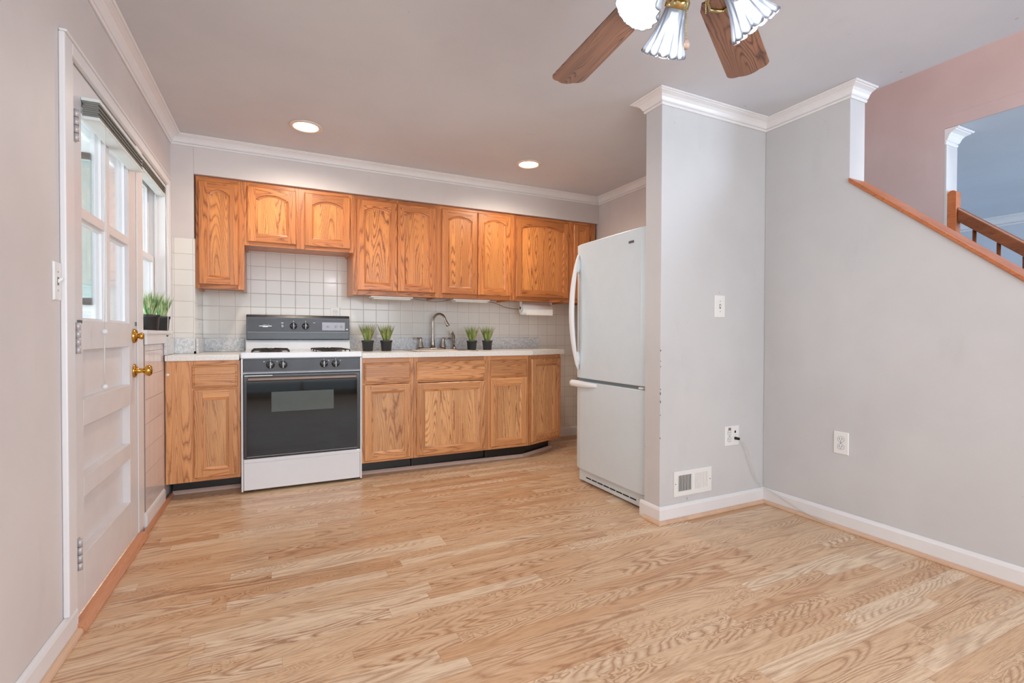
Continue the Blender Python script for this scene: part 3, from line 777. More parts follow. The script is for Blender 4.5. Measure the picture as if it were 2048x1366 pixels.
# oven door
od = part('oven_door', MB().box(RX0+.014, RX1-.014, RYF-.012, RYF+.028, .231, .782), BLKENAM, t, bv=.004, label='black oven door frame')
part('door_glass', MB().box(-.152, .542, RYF-.016, RYF-.0125, .245, .735), OVENGL, od, bv=.001)
part('oven_window', MB().box(-.007, .384, RYF-.0166, RYF-.0161, .530, .662), OVENWN, od)
mb = MB(); mb.box(-.150, .540, RYF-.046, RYF-.028, .738, .765); mb.box(-.150, -.130, RYF-.030, RYF-.0125, .744, .760).box(.520, .540, RYF-.030, RYF-.0125, .744, .760)
part('door_handle', mb, BRONZE, od, bv=.008)
part('door_trim', MB().box(-.152, .542, RYF-.017, RYF-.0125, .2395, .2435), GREYLINE, od)
part('vent_trim', MB().box(-.165, 0.0, RYF-.0135, RYF-.0122, .770, .776), PLAST, od)
dr = part('storage_drawer', MB().box(RX0+.014, RX1-.014, RYF-.006, RYF+.028, .020, .200).box(RX0+.014, RX1-.014, RYF-.012, RYF+.028, .200, .226), ENAMEL, t, bv=.004)
for gx in (-.010, .385):
    for gy in (3.775, 4.02):
        gr = MB(); s = .112; z = .939
        gr.tube([(gx-s, gy-s, z), (gx+s, gy-s, z), (gx+s, gy+s, z), (gx-s, gy+s, z), (gx-s, gy-s, z)], .0034, 6)
        for k in range(8):
            a = k*pi/4; e = s*(1.38 if k % 2 else 1)
            gr.tube([(gx+e*cos(a), gy+e*sin(a), z), (gx+.035*cos(a), gy+.035*sin(a), z+.005)], .0032, 6)
        for sx in (-1, 1):
            for sy in (-1, 1): gr.tube([(gx+sx*s, gy+sy*s, z), (gx+sx*s, gy+sy*s, .9255)], .0045, 6)
        part('burner_grate', gr, BLKIRON, t)
        part('burner', MB().lathe([(.075, 0), (.07, .004), (.03, .005), (.028, .012), (.001, .013)], (gx, gy, .9255)), BLKENAM, t)
for x, y in ((RX0+.05, RYF+.06), (RX1-.05, RYF+.06), (RX0+.05, 4.22), (RX1-.05, 4.22)):
    part('leveling_leg', MB().lathe([(.018, 0), (.018, .008), (.008, .012), (.008, .0595)], (x, y, .0005)), BLKENAM, t)

# ------------------------------------------------------------------ refrigerator (doors face -X)
FXF = 1.952; FY0, FY1 = 2.212, 2.966; 
t = thing('refrigerator', 'white bottom-freezer refrigerator standing in the alcove behind the wall stub', 'refrigerator', (2.3, 2.6, 0))
part('cabinet_body', MB().box(FXF+.066, 2.70, FY0+.006, FY1-.006, .02, 1.672), FRIDGEW, t, bv=.006)
def fdoor(z0, z1):
    prof = []; n = 12; mb = MB()
    for i in range(n+1):
        s_ = i/n; y = FY0+(FY1-FY0)*s_; b_ = .008*(1-(2*s_-1)**4); e = min(s_, 1-s_)*(FY1-FY0)
        prof.append((FXF+.010-b_ + (.010 if e < .004 else 0), y))
    pts = prof+[(FXF+.062, FY1), (FXF+.062, FY0)]
    mb.prism(pts, lambda p, z: (p[0], p[1], z), z0, z1); return mb
ud = part('upper_door', fdoor(.742, 1.686), FRIDGEW, t, bv=.006)
ld = part('freezer_door', fdoor(.098, .722), FRIDGEW, t, bv=.006)
# bowed handle
mb = MB(); rings = []
n = 22
for i in range(n+1):
    s_ = i/n; z = .802+(1.612-.802)*s_; bow = sin(pi*s_)
    wdt = .004+.024*bow**.45; out = .003+.055*bow**.75; yc = FY1-.040-.006*(1-bow)
    x0_ = FXF+.004; 
    th = .010+.004*bow
    c_ = Vector((x0_-out, yc, z))
    rings.append([(c_.x-th*cos(a), c_.y+wdt*sin(a), z) for a in [2*pi*k/12 for k in range(12)]])
mb.loft(rings, True, True, 0, True)
for z in (.83, 1.585):
    pass
mb2 = MB()
for (za, zb) in ((.818, .93), (1.485, 1.597)):
    mb2.loft([[(FXF+.006, FY1-.04+.024*sin(a)*(1), (za+zb)/2+(zb-za)/2*cos(a)) for a in [2*pi*k/12 for k in range(12)]], [(FXF-.022, FY1-.042+.014*sin(a), (za+zb)/2+(.012 if za < 1 else -.012)+(zb-za)/2*.75*cos(a)) for a in [2*pi*k/12 for k in range(12)]]], True, True, 0, True)
mb.v += []; b = len(mb.v); mb.v += mb2.v
for f_, m_, s_ in zip(mb2.f, mb2.m, mb2.sm): mb.face([b+i for i in f_], m_, s_)
part('door_handle', mb, FRPLAST, ud)
mb = MB(); rings = []
for i in range(15):
    s_ = i/14; y = 2.972-.270*s_; out = .044*(1-s_**4)+.002; hh = .027*(1-.55*s_**3)
    rings.append([(FXF+.004-out*(.5+.5*cos(a))*1.0, y, .700-.0+hh*sin(a)*.9+.004) for a in [2*pi*k/12 for k in range(12)]])
mb.loft(rings, True, True, 0, True)
part('door_handle', mb, FRPLAST, ld)
part('badge', MB().box(FXF-.0005, FXF+.0035, 2.333, 2.378, 1.603, 1.617), plain('grey_badge', (110, 112, 116), .3, metal=.6), ud)
part('gasket', MB().box(FXF+.02, FXF+.060, FY0+.02, FY1-.02, .7225, .7415), plain('grey_gasket', (120, 128, 130), .6), t)
part('hinge', MB().box(FXF+.0, FXF+.05, FY0+.03, FY0+.07, .727, .737), FRPLAST, t)
gr = part('base_grille', MB().box(FXF+.030, FXF+.060, FY0+.01, FY1-.02, .012, .090), FRIDGEW, t, bv=.003)
mb = MB()
for i in range(8):
    y = FY0+.12+i*.067; mb.box(FXF+.0285, FXF+.0298, y, y+.058, .040, .048)
part('grille_slots', mb, DARKSLOT, gr)
for y in (FY0+.06, FY1-.06):
    part('roller', MB().lathe([(.02, -.012), (.02, .012)], (FXF+.1, y, .0205), (0, 1, 0), 14), DARKSLOT, t)

# ------------------------------------------------------------------ door (left wall)
t = thing('door_1', None, None, (0, D0, 0), frame=FL, kind='structure')
zb, zt = .034, 1.996; T0, T1 = -.044, 0.0
GU0, GU1, GZ0, GZ1 = 2.318, 2.935, 1.095, 1.88
mb = MB()
mb.box(T0, T1, D0, GU0, zb, zt); mb.box(T0, T1, GU1, D1, zb, zt)
for a, b in ((zb, .230), (.442, .515), (.703, .800), (.985, GZ0), (GZ1, zt)): mb.box(T0, T1, GU0, GU1, a, b)
part('door_leaf', mb, DOORW, t, bv=.0015)
for a, b in ((.230, .442), (.515, .703), (.800, .985)):
    part('recessed_panel', box1(-.038, -.030, GU0+.0005, GU1-.0005, a+.0005, b-.0005), DOORW, t)
mb = MB()
mb.box(-.040, 0.0, 2.600, 2.642, GZ0, GZ1); mb.box(-.039, -.001, GU0, 2.600, 1.472, 1.508); mb.box(-.039, -.001, 2.642, GU1, 1.472, 1.508)
for (a, b) in ((GU0, 2.600), (2.642, GU1)):
    for (c, d) in ((GZ0, 1.472), (1.508, GZ1)):
        mb.box(-.034, -.014, a, a+.010, c, d).box(-.034, -.014, b-.010, b, c, d).box(-.034, -.014, a+.010, b-.010, c, c+.010).box(-.034, -.014, a+.010, b-.010, d-.010, d)
part('muntins', mb, TRIMW, t)
for (a, b) in ((GU0, 2.600), (2.642, GU1)):
    for (c, d) in ((GZ0, 1.472), (1.508, GZ1)):
        part('glass_pane', box1(-.026, -.023, a+.005, b-.005, c+.005, d-.005), GLASS, t)
def knobset(u, z, turn=False):
    if not turn:
        mb = MB().lathe([(.034, 0), (.034, .004), (.026, .010), (.013, .014), (.011, .034), (.016, .042), (.027, .052), (.029, .062), (.022, .072), (.010, .075), (.001, .0755)], (.0005, u, z), (1, 0, 0), 24)
        part('door_knob', mb, BRASS, t, label='polished brass door knob')
    else:
        mb = MB().lathe([(.036, 0), (.036, .004), (.030, .012), (.012, .016), (.010, .024)], (.0005, u, z), (1, 0, 0), 24)
        mb.lathe([(.010, 0), (.016, .006), (.018, .014), (.012, .022), (.001, .024)], (.020, u, z), (1, 0, 0), 18)
        part('deadbolt_knob', mb, BRASS, t, label='small round brass deadbolt turn')
knobset(3.015, .862); knobset(3.012, 1.035, True)
for z in (1.782, 1.030, .257):
    mb = MB()
    for k in range(4): mb.lathe([(.0085, 0), (.0085, .026)], (.008, D0+.006, z-.056+k*.028), (0, 0, 1), 12)
    mb.box(0.0003, .003, D0-.012, D0+.03, z-.055, z+.055)
    part('hinge', mb, plain('painted_hinge', (196, 192, 192), .4, metal=.3) if 'painted_hinge' not in bpy.data.materials else bpy.data.materials['painted_hinge'], t)
part('latch_plate', MB().box(.0003, .003, 3.035, 3.060, 1.085, 1.105), plain('dull_metal', (120, 125, 120), .4, metal=.7), t)
part('latch_plate', MB().box(.0003, .004, 2.262, 2.30, 1.083, 1.094), bpy.data.materials['dull_metal'], t)

# casing round door and window
mb = MB()
mb.box(.0005, .018, 2.112, 2.182, .094, 2.043)
mb.box(.0005, .018, 2.182, 3.790, 1.999, 2.043)
mb.box(.0005, .018, 3.790, 3.855, 1.045, 2.043)
mb.box(.0005, .024, 2.112, 3.855, 2.0435, 2.052)
struct('trim_11', mb, TRIMW, FL, bv=.004)
struct('trim_12', MB().box(-.0, .005, 3.068, 3.182, .03, 1.9985), TRIMW, FL, bv=.002)
struct('trim_15', MB().box(.0005, .006, 2.183, 2.228, .03, 1.9985), TRIMW, FL, bv=.002)

# window: frame, sashes, stool, apron
t = thing('window_1', None, None, (0, 3.49, 1.04), frame=FL, kind='structure')
mb = MB(); mb.box(-.118, -.0005, 3.186, 3.200, 1.067, 1.999).box(-.118, -.0005, 3.775, 3.789, 1.067, 1.999).box(-.118, -.0005, 3.200, 3.775, 1.985, 1.999).box(-.055, -.045, 3.200, 3.212, 1.067, 1.985).box(-.055, -.045, 3.763, 3.775, 1.067, 1.985)
part('window_frame', mb, TRIMW, t)
def sash(o0, o1, z0, z1, name):
    mb = MB(); a, b = 3.201, 3.774
    mb.box(o0, o1, a, a+.042, z0, z1).box(o0, o1, b-.042, b, z0, z1).box(o0, o1, a+.042, b-.042, z0, z0+.042).box(o0, o1, a+.042, b-.042, z1-.036, z1)
    s_ = part(name, mb, TRIMW, t, bv=.002)
    part('glass_pane', box1((o0+o1)/2-.002, (o0+o1)/2+.002, a+.040, b-.040, z0+.040, z1-.034), GLASS, s_)
sash(-.080, -.058, 1.070, 1.530, 'lower_sash'); sash(-.106, -.084, 1.500, 1.984, 'upper_sash')
part('window_stool', MB().box(-.056, .028, 3.150, 3.835, 1.045, 1.066), TRIMW, t, bv=.004)
part('apron', MB().box(.0068, .020, 3.185, 3.79, .988, 1.044), TRIMW, t, bv=.003)

# shades
def shade(name, label, u0, u1, o0, o1, z0, z1):
    t = thing('pleated_shade', label, 'window shade', ((o0+o1)/2, (u0+u1)/2, z0), 'raised pleated shades', frame=FL)
    part('headrail', MB().box(o0, o1, u0, u1, z1-.012, z1), BLINDB, t, bv=.002)
    mb = MB(); n = 7; zz = z1-.0125; h = (zz-(z0+.013))/n
    for i in range(n): mb.box(o0+.003+(i % 2)*.003, o1-.002-(i % 2)*.004, u0+.004, u1-.004, zz-(i+1)*h+.0008, zz-i*h)
    part('pleats', mb, BLINDG, t)
    part('bottom_rail', MB().box(o0+.001, o1-.001, u0, u1, z0, z0+.0125), BLINDB, t, bv=.002)
    return t
t = shade('door', 'grey pleated shade raised at the top of the door glass', 2.312, 2.955, .0008, .056, 1.832, 1.912)
part('pull_cord', MB().tube([(.058, 2.37, 1.84), (.052, 2.37, 1.3), (.050, 2.372, 1.06)], .0012, 6).tube([(.050, 2.372, 1.05), (.048, 2.374, .95), (.050, 2.370, .85)], .0022, 6), CABLE, t)
part('cord_bead', MB().sphere((.050, 2.372, 1.052), .010), plain('white_bead', (225, 228, 230), .3), t)
part('cord_bead', MB().sphere((.050, 2.370, .842), .010), bpy.data.materials['white_bead'], t)
t = shade('window', 'grey pleated shade raised at the top of the narrow window', 3.200, 3.770, -.040, .006, 1.915, 1.984)
part('pull_cord', MB().tube([(.012, 3.70, 1.92), (.040, 3.66, 1.4), (.046, 3.56, 1.05), (.048, 3.54, .81)], .0012, 6), CABLE, t)
part('cord_bead', MB().sphere((.048, 3.54, 1.035), .006), bpy.data.materials['dull_metal'], t)
part('cord_bead', MB().sphere((.048, 3.54, .80), .009), bpy.data.materials['white_bead'], t)

# porch outside the door
struct('wall_porch', MB().box(-.76, -.745, 3.9, 5.6, 0, 2.7).box(-1.42, -.70, 5.5, 5.6, 0, 2.75).box(-3.2, -2.4, 5.5, 5.6, 0, 2.75).box(-2.4, -1.42, 5.5, 5.6, 0, 1.30).box(-2.4, -1.42, 5.5, 5.6, 2.62, 2.75), SIDING)
struct('ceiling_porch', box1(-3.2, -.76, .8, 5.6, 2.75, 2.80), SIDING)
struct('floor_porch', box1(-3.2, -.80, .8, 5.6, -.12, -.06), CONC)
t = thing('window_3', None, None, (-1.9, 5.5, 1.3), kind='structure')
mb = MB().box(-2.4, -2.34, 5.46, 5.52, 1.30, 2.62).box(-1.48, -1.42, 5.46, 5.52, 1.30, 2.62).box(-2.4, -1.42, 5.46, 5.52, 1.30, 1.36).box(-2.4, -1.42, 5.46, 5.52, 2.56, 2.62).box(-2.34, -1.48, 5.47, 5.51, 1.93, 1.97).box(-1.93, -1.89, 5.47, 5.51, 1.36, 2.56)
part('window_frame', mb, GREENG, t)
part('window_pane', box1(-2.34, -1.48, 5.488, 5.492, 1.36, 2.56), GLASS, t)

# ------------------------------------------------------------------ potted grasses
def potted(name_label, x, y, z, s=1., seed=0, mat=GRASS, group='artificial grasses in black pots', frame=FW, n=190):
    rnd = random.Random(seed)
    t = thing('potted_grass', name_label, 'plant', (x, y, z), group, frame=frame)
    hp = .078*s; r0, r1 = .034*s, .044*s
    mb = MB().lathe([(r0, .0003), (r0+.002, .002), (r1-.0035*s, hp*.80), (r1, hp*.82), (r1+.001, hp), (r1-.002, hp), (r1-.004, hp*.86), (.001, hp*.86)], (x, y, z), seg=28)
    part('pot', mb, POT, t)
    gm = MB()
    for i in range(n):
        a = rnd.uniform(0, 2*pi); rr_ = r1*.72*math.sqrt(rnd.random()); lean = min((rr_/r1)*.62+rnd.uniform(-.10, .12), (.0735-rr_*.55)/(s*.132*1.28))
        L = s*rnd.uniform(.095, .150)*(1 - .10*rr_/r1); bx, by = x+rr_*.55*cos(a), y+rr_*.55*sin(a)
        wv = rnd.uniform(.0020, .0033)*s; ta = a+rnd.uniform(-.35, .35); px, py = -sin(ta), cos(ta)
        b = len(gm.v); K = 4
        for k in range(K+1):
            q = k/K; o = L*(lean*q+.28*lean*q*q); zz = z+hp*.80+L*q*math.sqrt(max(.1, 1-(lean*.7)**2))
            ww = wv*(1-.9*q**1.6); cx, cy = bx+cos(ta)*o, by+sin(ta)*o
            gm.v += [(cx-px*ww, cy-py*ww, zz), (cx+cos(ta)*ww*.5, cy+sin(ta)*ww*.5, zz-.0004), (cx+px*ww, cy+py*ww, zz)]
        for k in range(K):
            for j in range(2): gm.face((b+3*k+j, b+3*k+j+1, b+3*k+3+j+1, b+3*k+3+j), 0, True)
    part('grass', gm, mat, t)
    return t
potted('potted grass on the counter closest to the range, leftmost of the left pair', .683, 4.02, .914, s=1.1, seed=1)
potted('potted grass right of its twin, between the range and the faucet', .832, 4.03, .914, s=1.1, seed=2)
potted('potted grass just right of the faucet and sprayer', 1.576, 4.03, .914, s=1.06, seed=3)
potted('potted grass farthest right on the long counter', 1.724, 4.03, .914, s=1.06, seed=4)
potted('greener potted grass on the window stool, nearer the door', -.006, 3.375, 1.0665, s=1.12, seed=5, mat=GRASS2, frame=FL, n=210)
potted('greener potted grass on the window stool, farther right and half hidden by its twin', -.006, 3.66, 1.0665, s=1.12, seed=6, mat=GRASS2, frame=FL, n=210)

# ------------------------------------------------------------------ under-cabinet things
def undercab(label, x0, x1):
    t = thing('under_cabinet_light', label, 'light', ((x0+x1)/2, 4.05, 1.34), 'under-cabinet light bars')
    zt_ = ZB-.005
    part('housing', box1(x0, x1, 3.995, 4.10, zt_-.014, zt_-.001), PLAST, t, bv=.003)
    part('lens', box1(x0+.02, x1-.02, 4.0, 4.09, zt_-.026, zt_-.0145), plain('milky_lens', (236, 232, 222), .4), t, bv=.004)
undercab('white under-cabinet light bar nearer the range', .705, 1.045)
undercab('white under-cabinet light bar above the right pair of plants', 1.395, 1.735)
single('power_cord', MB().tube([(1.05, 4.05, 1.347), (1.15, 4.06, 1.335), (1.25, 4.07, 1.329), (1.33, 4.06, 1.336), (1.39, 4.05, 1.347)], .003, 6), CABLEG, 'thin cord between the two under-cabinet light bars', 'cord')
single('power_cord', MB().tube([(1.74, 4.05, 1.347), (1.86, 4.15, 1.340), (1.98, 4.24, 1.315), (2.10, 4.28, 1.30), (2.25, 4.28, 1.30), (2.40, 4.26, 1.32), (2.50, 4.22, 1.347)], .003, 6), CABLEG, 'drooping cord behind the paper towel roll', 'cord')
t = thing('paper_towel_holder', 'white paper towel holder under the wide wall cabinet', 'holder', (2.25, 4.06, 1.30))
PT0, PT1, PTY, PTZ = 2.085, 2.395, 4.07, 1.285
for x in (PT0-.012, PT1+.004):
    mb = MB(); mb.box(x, x+.008, PTY-.012, PTY+.012, PTZ, ZB-.0055); mb.lathe([(.026, 0), (.026, .008)], (x, PTY, PTZ), (1, 0, 0), 18)
    mb.box(x-.008, x+.016, PTY-.014, PTY+.014, ZB-.008, ZB-.0055)
    part('bracket', mb, PLAST, t)
t = thing('paper_towel_roll', 'nearly full roll of white paper towel hanging in its holder', 'paper towel', (2.24, PTY, PTZ-.055))
n = 32; ro = .050; ri = .020
mb = MB(); outer = []
rings = []
for (r, x) in ((ri, PT0), (ro, PT0), (ro, PT1), (ri, PT1)): rings.append([(x, PTY+r*cos(2*pi*k/n), PTZ+r*sin(2*pi*k/n)) for k in range(n)])
mb.loft(rings, True, False, 0, True); 
mb.box(PT0+.03, PT1-.001, PTY-.0515, PTY-.0498, PTZ-.053, PTZ+.005)
part('paper', mb, PAPER, t)
part('core', MB().loft([[(x, PTY+r*cos(2*pi*k/n), PTZ+r*sin(2*pi*k/n)) for k in range(n)] for (x, r) in ((PT0, .0195), (PT1, .0195), (PT1, .018), (PT0, .018), (PT0, .0195))], True, False, 0, True), CARD, t)

# ------------------------------------------------------------------ plates, outlets, vent
def plate(name, label, cat, c, w, h, face, inner, group=None, frame=FW):
    """face: function mapping (a, b, d) -> 3D, a right, b up, d out of the wall"""
    t = thing(name, label, cat, face(0, -h/2, 0), group, frame=frame)
    mb = MB(); lo = []
    for e, d in ((0, .0005), (0, .003), (.003, .006)):
        lo.append([face(-w/2+e, -h/2+e, d), face(w/2-e, -h/2+e, d), face(w/2-e, h/2-e, d), face(-w/2+e, h/2-e, d)])
    mb.loft(lo, True, True, 0, False); part('plate', mb, PLAST, t)
    inner(t, face); return t
def bx(face, a0, a1, b0, b1, d0, d1):
    mb = MB(); return mb.loft([[face(a0, b0, d), face(a1, b0, d), face(a1, b1, d), face(a0, b1, d)] for d in (d0, d1)], True, True, 0, False)
def duplex(a=0.):
    def f(t, face):
        for z in (.020, -.020):
            mb = MB(); n = 16
            mb.loft([[face(a+.016*cos(2*pi*k/n), z+.0145*sin(2*pi*k/n), d) for k in range(n)] for d in (.0062, .0075)], True, True, 0, False)
            r = part('receptacle', mb, FRPLAST, t)
            s = MB()
            for (q0, q1, w0, w1) in ((-.0075, -.005, -.002, .007), (.005, .0075, -.001, .007), (-.0018, .0018, -.010, -.006)):
                k = bx(face, a+q0, a+q1, z+w0, z+w1, .0076, .0080); b = len(s.v); s.v += k.v
                for ff_ in k.f: s.face([b+i for i in ff_])
            part('slots', s, DARKSLOT, r)
            rim = MB(); rim.tube([face(a+.0175*cos(2*pi*k/n), z+.016*sin(2*pi*k/n), .0062) for k in range(n+1)], .0006, 5)
            part('receptacle_shadow_ring', rim, plain('shadow_line', (120, 118, 114), .8) if 'shadow_line' not in bpy.data.materials else bpy.data.materials['shadow_line'], t)  # grey ring paints the shadow gap around each receptacle
        part('screw', MB().loft([[face(a+.003*cos(2*pi*k/8), .003*sin(2*pi*k/8), d) for k in range(8)] for d in (.0062, .0072)], True, True), CHROME, t)
    return f
def toggle(t, face):
    part('toggle_slot', bx(face, -.006, .006, -.013, .013, .0062, .0068), bpy.data.materials.get('shadow_line') or plain('shadow_line', (120, 118, 114), .8), t)  # shade of the toggle slot painted as a flat grey patch
    mb = MB(); mb.loft([[face(-.004, -.006, .0069), face(.004, -.006, .0069), face(.004, .006, .0069), face(-.004, .006, .0069)], [face(-.003, .006, .020), face(.003, .006, .020), face(.003, .012, .018), face(-.003, .012, .018)]], True, True, 0, False)
    part('toggle', mb, PLAST, t)
    for z in (-.030, .030): part('screw', MB().loft([[face(.003*cos(2*pi*k/8), z+.003*sin(2*pi*k/8), d) for k in range(8)] for d in (.0062, .0070)], True, True), CHROME, t)
fp = lambda cx, cz: (lambda a, b, d: (cx+a, PY-d, cz+b))
fr_ = lambda cy, cz: (lambda a, b, d: (XR-d, cy-a, cz+b))
fl_ = lambda cu, cz: (lambda a, b, d: (d, cu+a, cz+b))
plate('light_switch', 'white toggle light switch on the wall stub beside the refrigerator', 'switch', None, .084, .132, fp(2.380, 1.217), toggle)
plate('light_switch', 'white toggle light switch on the left wall beside the door casing', 'switch', None, .056, .124, fl_(2.080, 1.215), toggle, frame=FL)
plate('wall_outlet', 'white duplex outlet on the right wall', 'outlet', None, .078, .122, fr_(1.600, .463), duplex())
plate('wall_outlet', 'white duplex outlet in the tile just above the range backguard', 'outlet', None, .076, .118, lambda a, b, d: (.470+a, WBY-.006-d, 1.215+b), duplex())
def combo(t, face):
    duplex(-.024)(t, face)
    part('jack', bx(face, .018, .030, .016, .030, .0062, .0070), DARKSLOT, t)
    part('jack', bx(face, .017, .031, -.024, -.008, .0062, .0070), DARKSLOT, t)
    part('stain', bx(face, -.034, -.012, .034, .050, .0060, .0063), plain('grey_stain', (120, 116, 118), .8), t)
plate('wall_outlet', 'white double plate with outlet and network jacks in the wall stub', 'outlet', None, .118, .118, fp(2.492, .440), combo)
# network cord
pts = [(2.518, PY-.012, .424), (2.530, PY-.034, .420), (2.56, PY-.04, .395), (2.60, PY-.035, .33), (2.64, PY-.03, .24), (2.68, PY-.03, .165), (2.725, PY-.032, .115), (2.745, 2.02, .096), (2.750, 1.97, .082), (2.752, 1.90, .060), (2.750, 1.80, .030), (2.735, 1.70, .0240), (2.73, 1.62, .0235)]
def smooth(pts, n=5):
    P = [Vector(p) for p in pts]; o = []
    for i in range(len(P)-1):
        p0, p1, p2, p3 = P[max(i-1, 0)], P[i], P[i+1], P[min(i+2, len(P)-1)]
        for k in range(n):
            t = k/n; o.append(.5*((2*p1)+(-p0+p2)*t+(2*p0-5*p1+4*p2-p3)*t*t+(-p0+3*p1-3*p2+p3)*t**3))
    o.append(P[-1]); return o
t = thing('network_cord', 'thin pale cord plugged into the wall jack and trailing along the baseboard', 'cord', (2.6, PY-.02, .02))
part('cable', MB().tube(smooth(pts), .0024, 7), CABLE, t)
part('connector', MB().box(2.510, 2.524, PY-.034, PY-.0075, .417, .431), DARKSLOT, t, bv=.001)
# wall register
t = thing('wall_register', 'white metal air vent low on the wall stub', 'vent', (2.172, PY, .135))
VX0, VX1, VZ0, VZ1 = 2.026, 2.318, .134, .277
mb = MB()
def fl4(x0, x1, z0, z1, y0, y1): mb.box(x0, x1, y0, y1, z0, z1)
a0, a1 = VX0+.032, VX1-.032; mid = (VX0+VX1)/2; c0, c1 = VZ0+.026, VZ1-.026
for q in ((VX0, VX1, VZ0, c0), (VX0, VX1, c1, VZ1), (VX0, a0, c0, c1), (a1, VX1, c0, c1), (mid-.009, mid+.009, c0, c1)): fl4(*q, PY-.007, PY-.0008)
part('frame', mb, PLAST, t)
for (s0, s1, tilt) in ((a0, mid-.009, .0035), (mid+.009, a1, -.0005)):
    mb = MB(); n = 11
    for i in range(n):
        x = s0+(s1-s0)*(i+.5)/n; wd = .0018 if tilt > 0 else .0036
        mb.prism([(x-wd, PY-.006), (x+wd, PY-.006), (x+wd+tilt, PY-.0015), (x-wd+tilt, PY-.0015)], lambda p, z: (p[0], p[1], z), c0, c1)
    part('louvers', mb, PLAST, t)
part('backing', box1(a0, a1, PY-.0013, PY-.0009, c0, c1), DARKSLOT, t)
for x in (VX0+.012, VX1-.012): part('screw', MB().lathe([(.003, 0), (.002, .0015)], (x, PY-.0072, (VZ0+VZ1)/2), (0, -1, 0), 8), DARKSLOT, t)

# paint chips along the stub corner
mb = MB(); rnd = random.Random(4)
for z, l in ((.668, .018), (.712, .022), (.742, .008), (.868, .007), (.955, .012), (.60, .006), (.47, .010), (.90, .005)):
    mb.add([(PX-.0006, PY-.0006, z), (PX+.0035, PY-.0006, z+l*.3), (PX+.002, PY-.0006, z+l*.8), (PX-.0006, PY-.0006, z+l), (PX-.0006, PY+.003, z+l*.6), (PX-.0006, PY+.002, z+l*.2), (PX+.002, PY+.002, z+l*.5)], [(0, 1, 2, 3), (0, 3, 4, 5), (1, 2, 6), (2, 3, 6), (3, 4, 6), (4, 5, 6), (5, 0, 6), (0, 1, 6)])
struct('trim_13', mb, plain('chipped_plaster', (96, 92, 92), .9, var=.3))

# ------------------------------------------------------------------ stair cap + handrail
mb = MB()
prof = [(XR-.014, -.022), (XR-.014, -.004), (XR-.010, .002), (XR+.144, .002), (XR+.148, -.004), (XR+.148, -.022)]
def capf(p, y): return (p[0], y, capz(y)+.021+p[1]+.002)
mb.prism(prof, capf, YE-.0005, -.56)
single('knee_wall_cap', mb, CAPOAK, 'oak cap board sloping down along the top of the stair knee wall', 'stair cap', bv=.003)
t = thing('stair_railing', 'dark oak stair railing in the opening to the living room', 'railing', (SX+.06, 1.3, .8))
def rz(y): return 1.842 - (1.59-y)*.871
mb = MB(); mb.loft([[(SX+.03+a, y, rz(y)+b) for a, b in ((0, -.046), (.055, -.046), (.060, -.02), (.060, .03), (.050, .044), (.010, .044), (0, .03))] for y in (1.565, -.3)], True, True, 0, False)
part('handrail', mb, RAILOAK, t, bv=.004)
mb = MB()
for s_ in (0,):
    pr = [(1.567, 1.04), (1.612, 1.04), (1.612, 1.955)] + [(1.5895+.0225*cos(a), 1.955+.02*sin(a)) for a in [pi*k/8 for k in range(1, 8)]] + [(1.567, 1.955)]
    mb.prism(pr, lambda p, x: (x, p[0], p[1]), SX+.018, SX+.078)
part('end_post', mb, CAPOAK, t, bv=.002)
for k in range(9):
    y = 1.490-.115*k
    z0 = 1.83-.80-(JY-y)*.871+.012
    zt_ = rz(y)-.045
    part('baluster', MB().lathe([(.009, 0), (.009, (zt_-z0)*.2), (.014, (zt_-z0)*.35), (.009, (zt_-z0)*.6), (.010, zt_-z0)], (SX+.06, y, z0), seg=12), RAILOAK, t)

# ------------------------------------------------------------------ recessed lights
def can(label, x, y, p):
    t = thing('recessed_light', label, 'ceiling light', (x, y, H-.004), 'recessed ceiling lights over the kitchen')
    mb = MB().lathe([(.098, .0035), (.100, .001), (.094, -.003), (.078, -.004), (.074, 0.0), (.074, .0035)], (x, y, H-.005), seg=40, caps=False)
    part('trim_ring', mb, plain('recessed_ring', (232, 212, 196), .4) if 'recessed_ring' not in bpy.data.materials else bpy.data.materials['recessed_ring'], t)
    part('lens', MB().lathe([(.073, 0), (.073, .002)], (x, y, H-.005), seg=36), CANL, t)
    l = bpy.data.lights.new('downlight', 'SPOT'); l.energy = p; l.color = (1, .84, .68); l.spot_size = radians(168); l.spot_blend = .6; l.shadow_soft_size = .07
    o = bpy.data.objects.new('downlight', l); o.location = (x, y, H-.02); C.objects.link(o)
can('recessed ceiling light nearer the door wall, above the range', .197, 3.415, 36)
can('recessed ceiling light above the sink run, right of the other', 1.797, 3.390, 36)

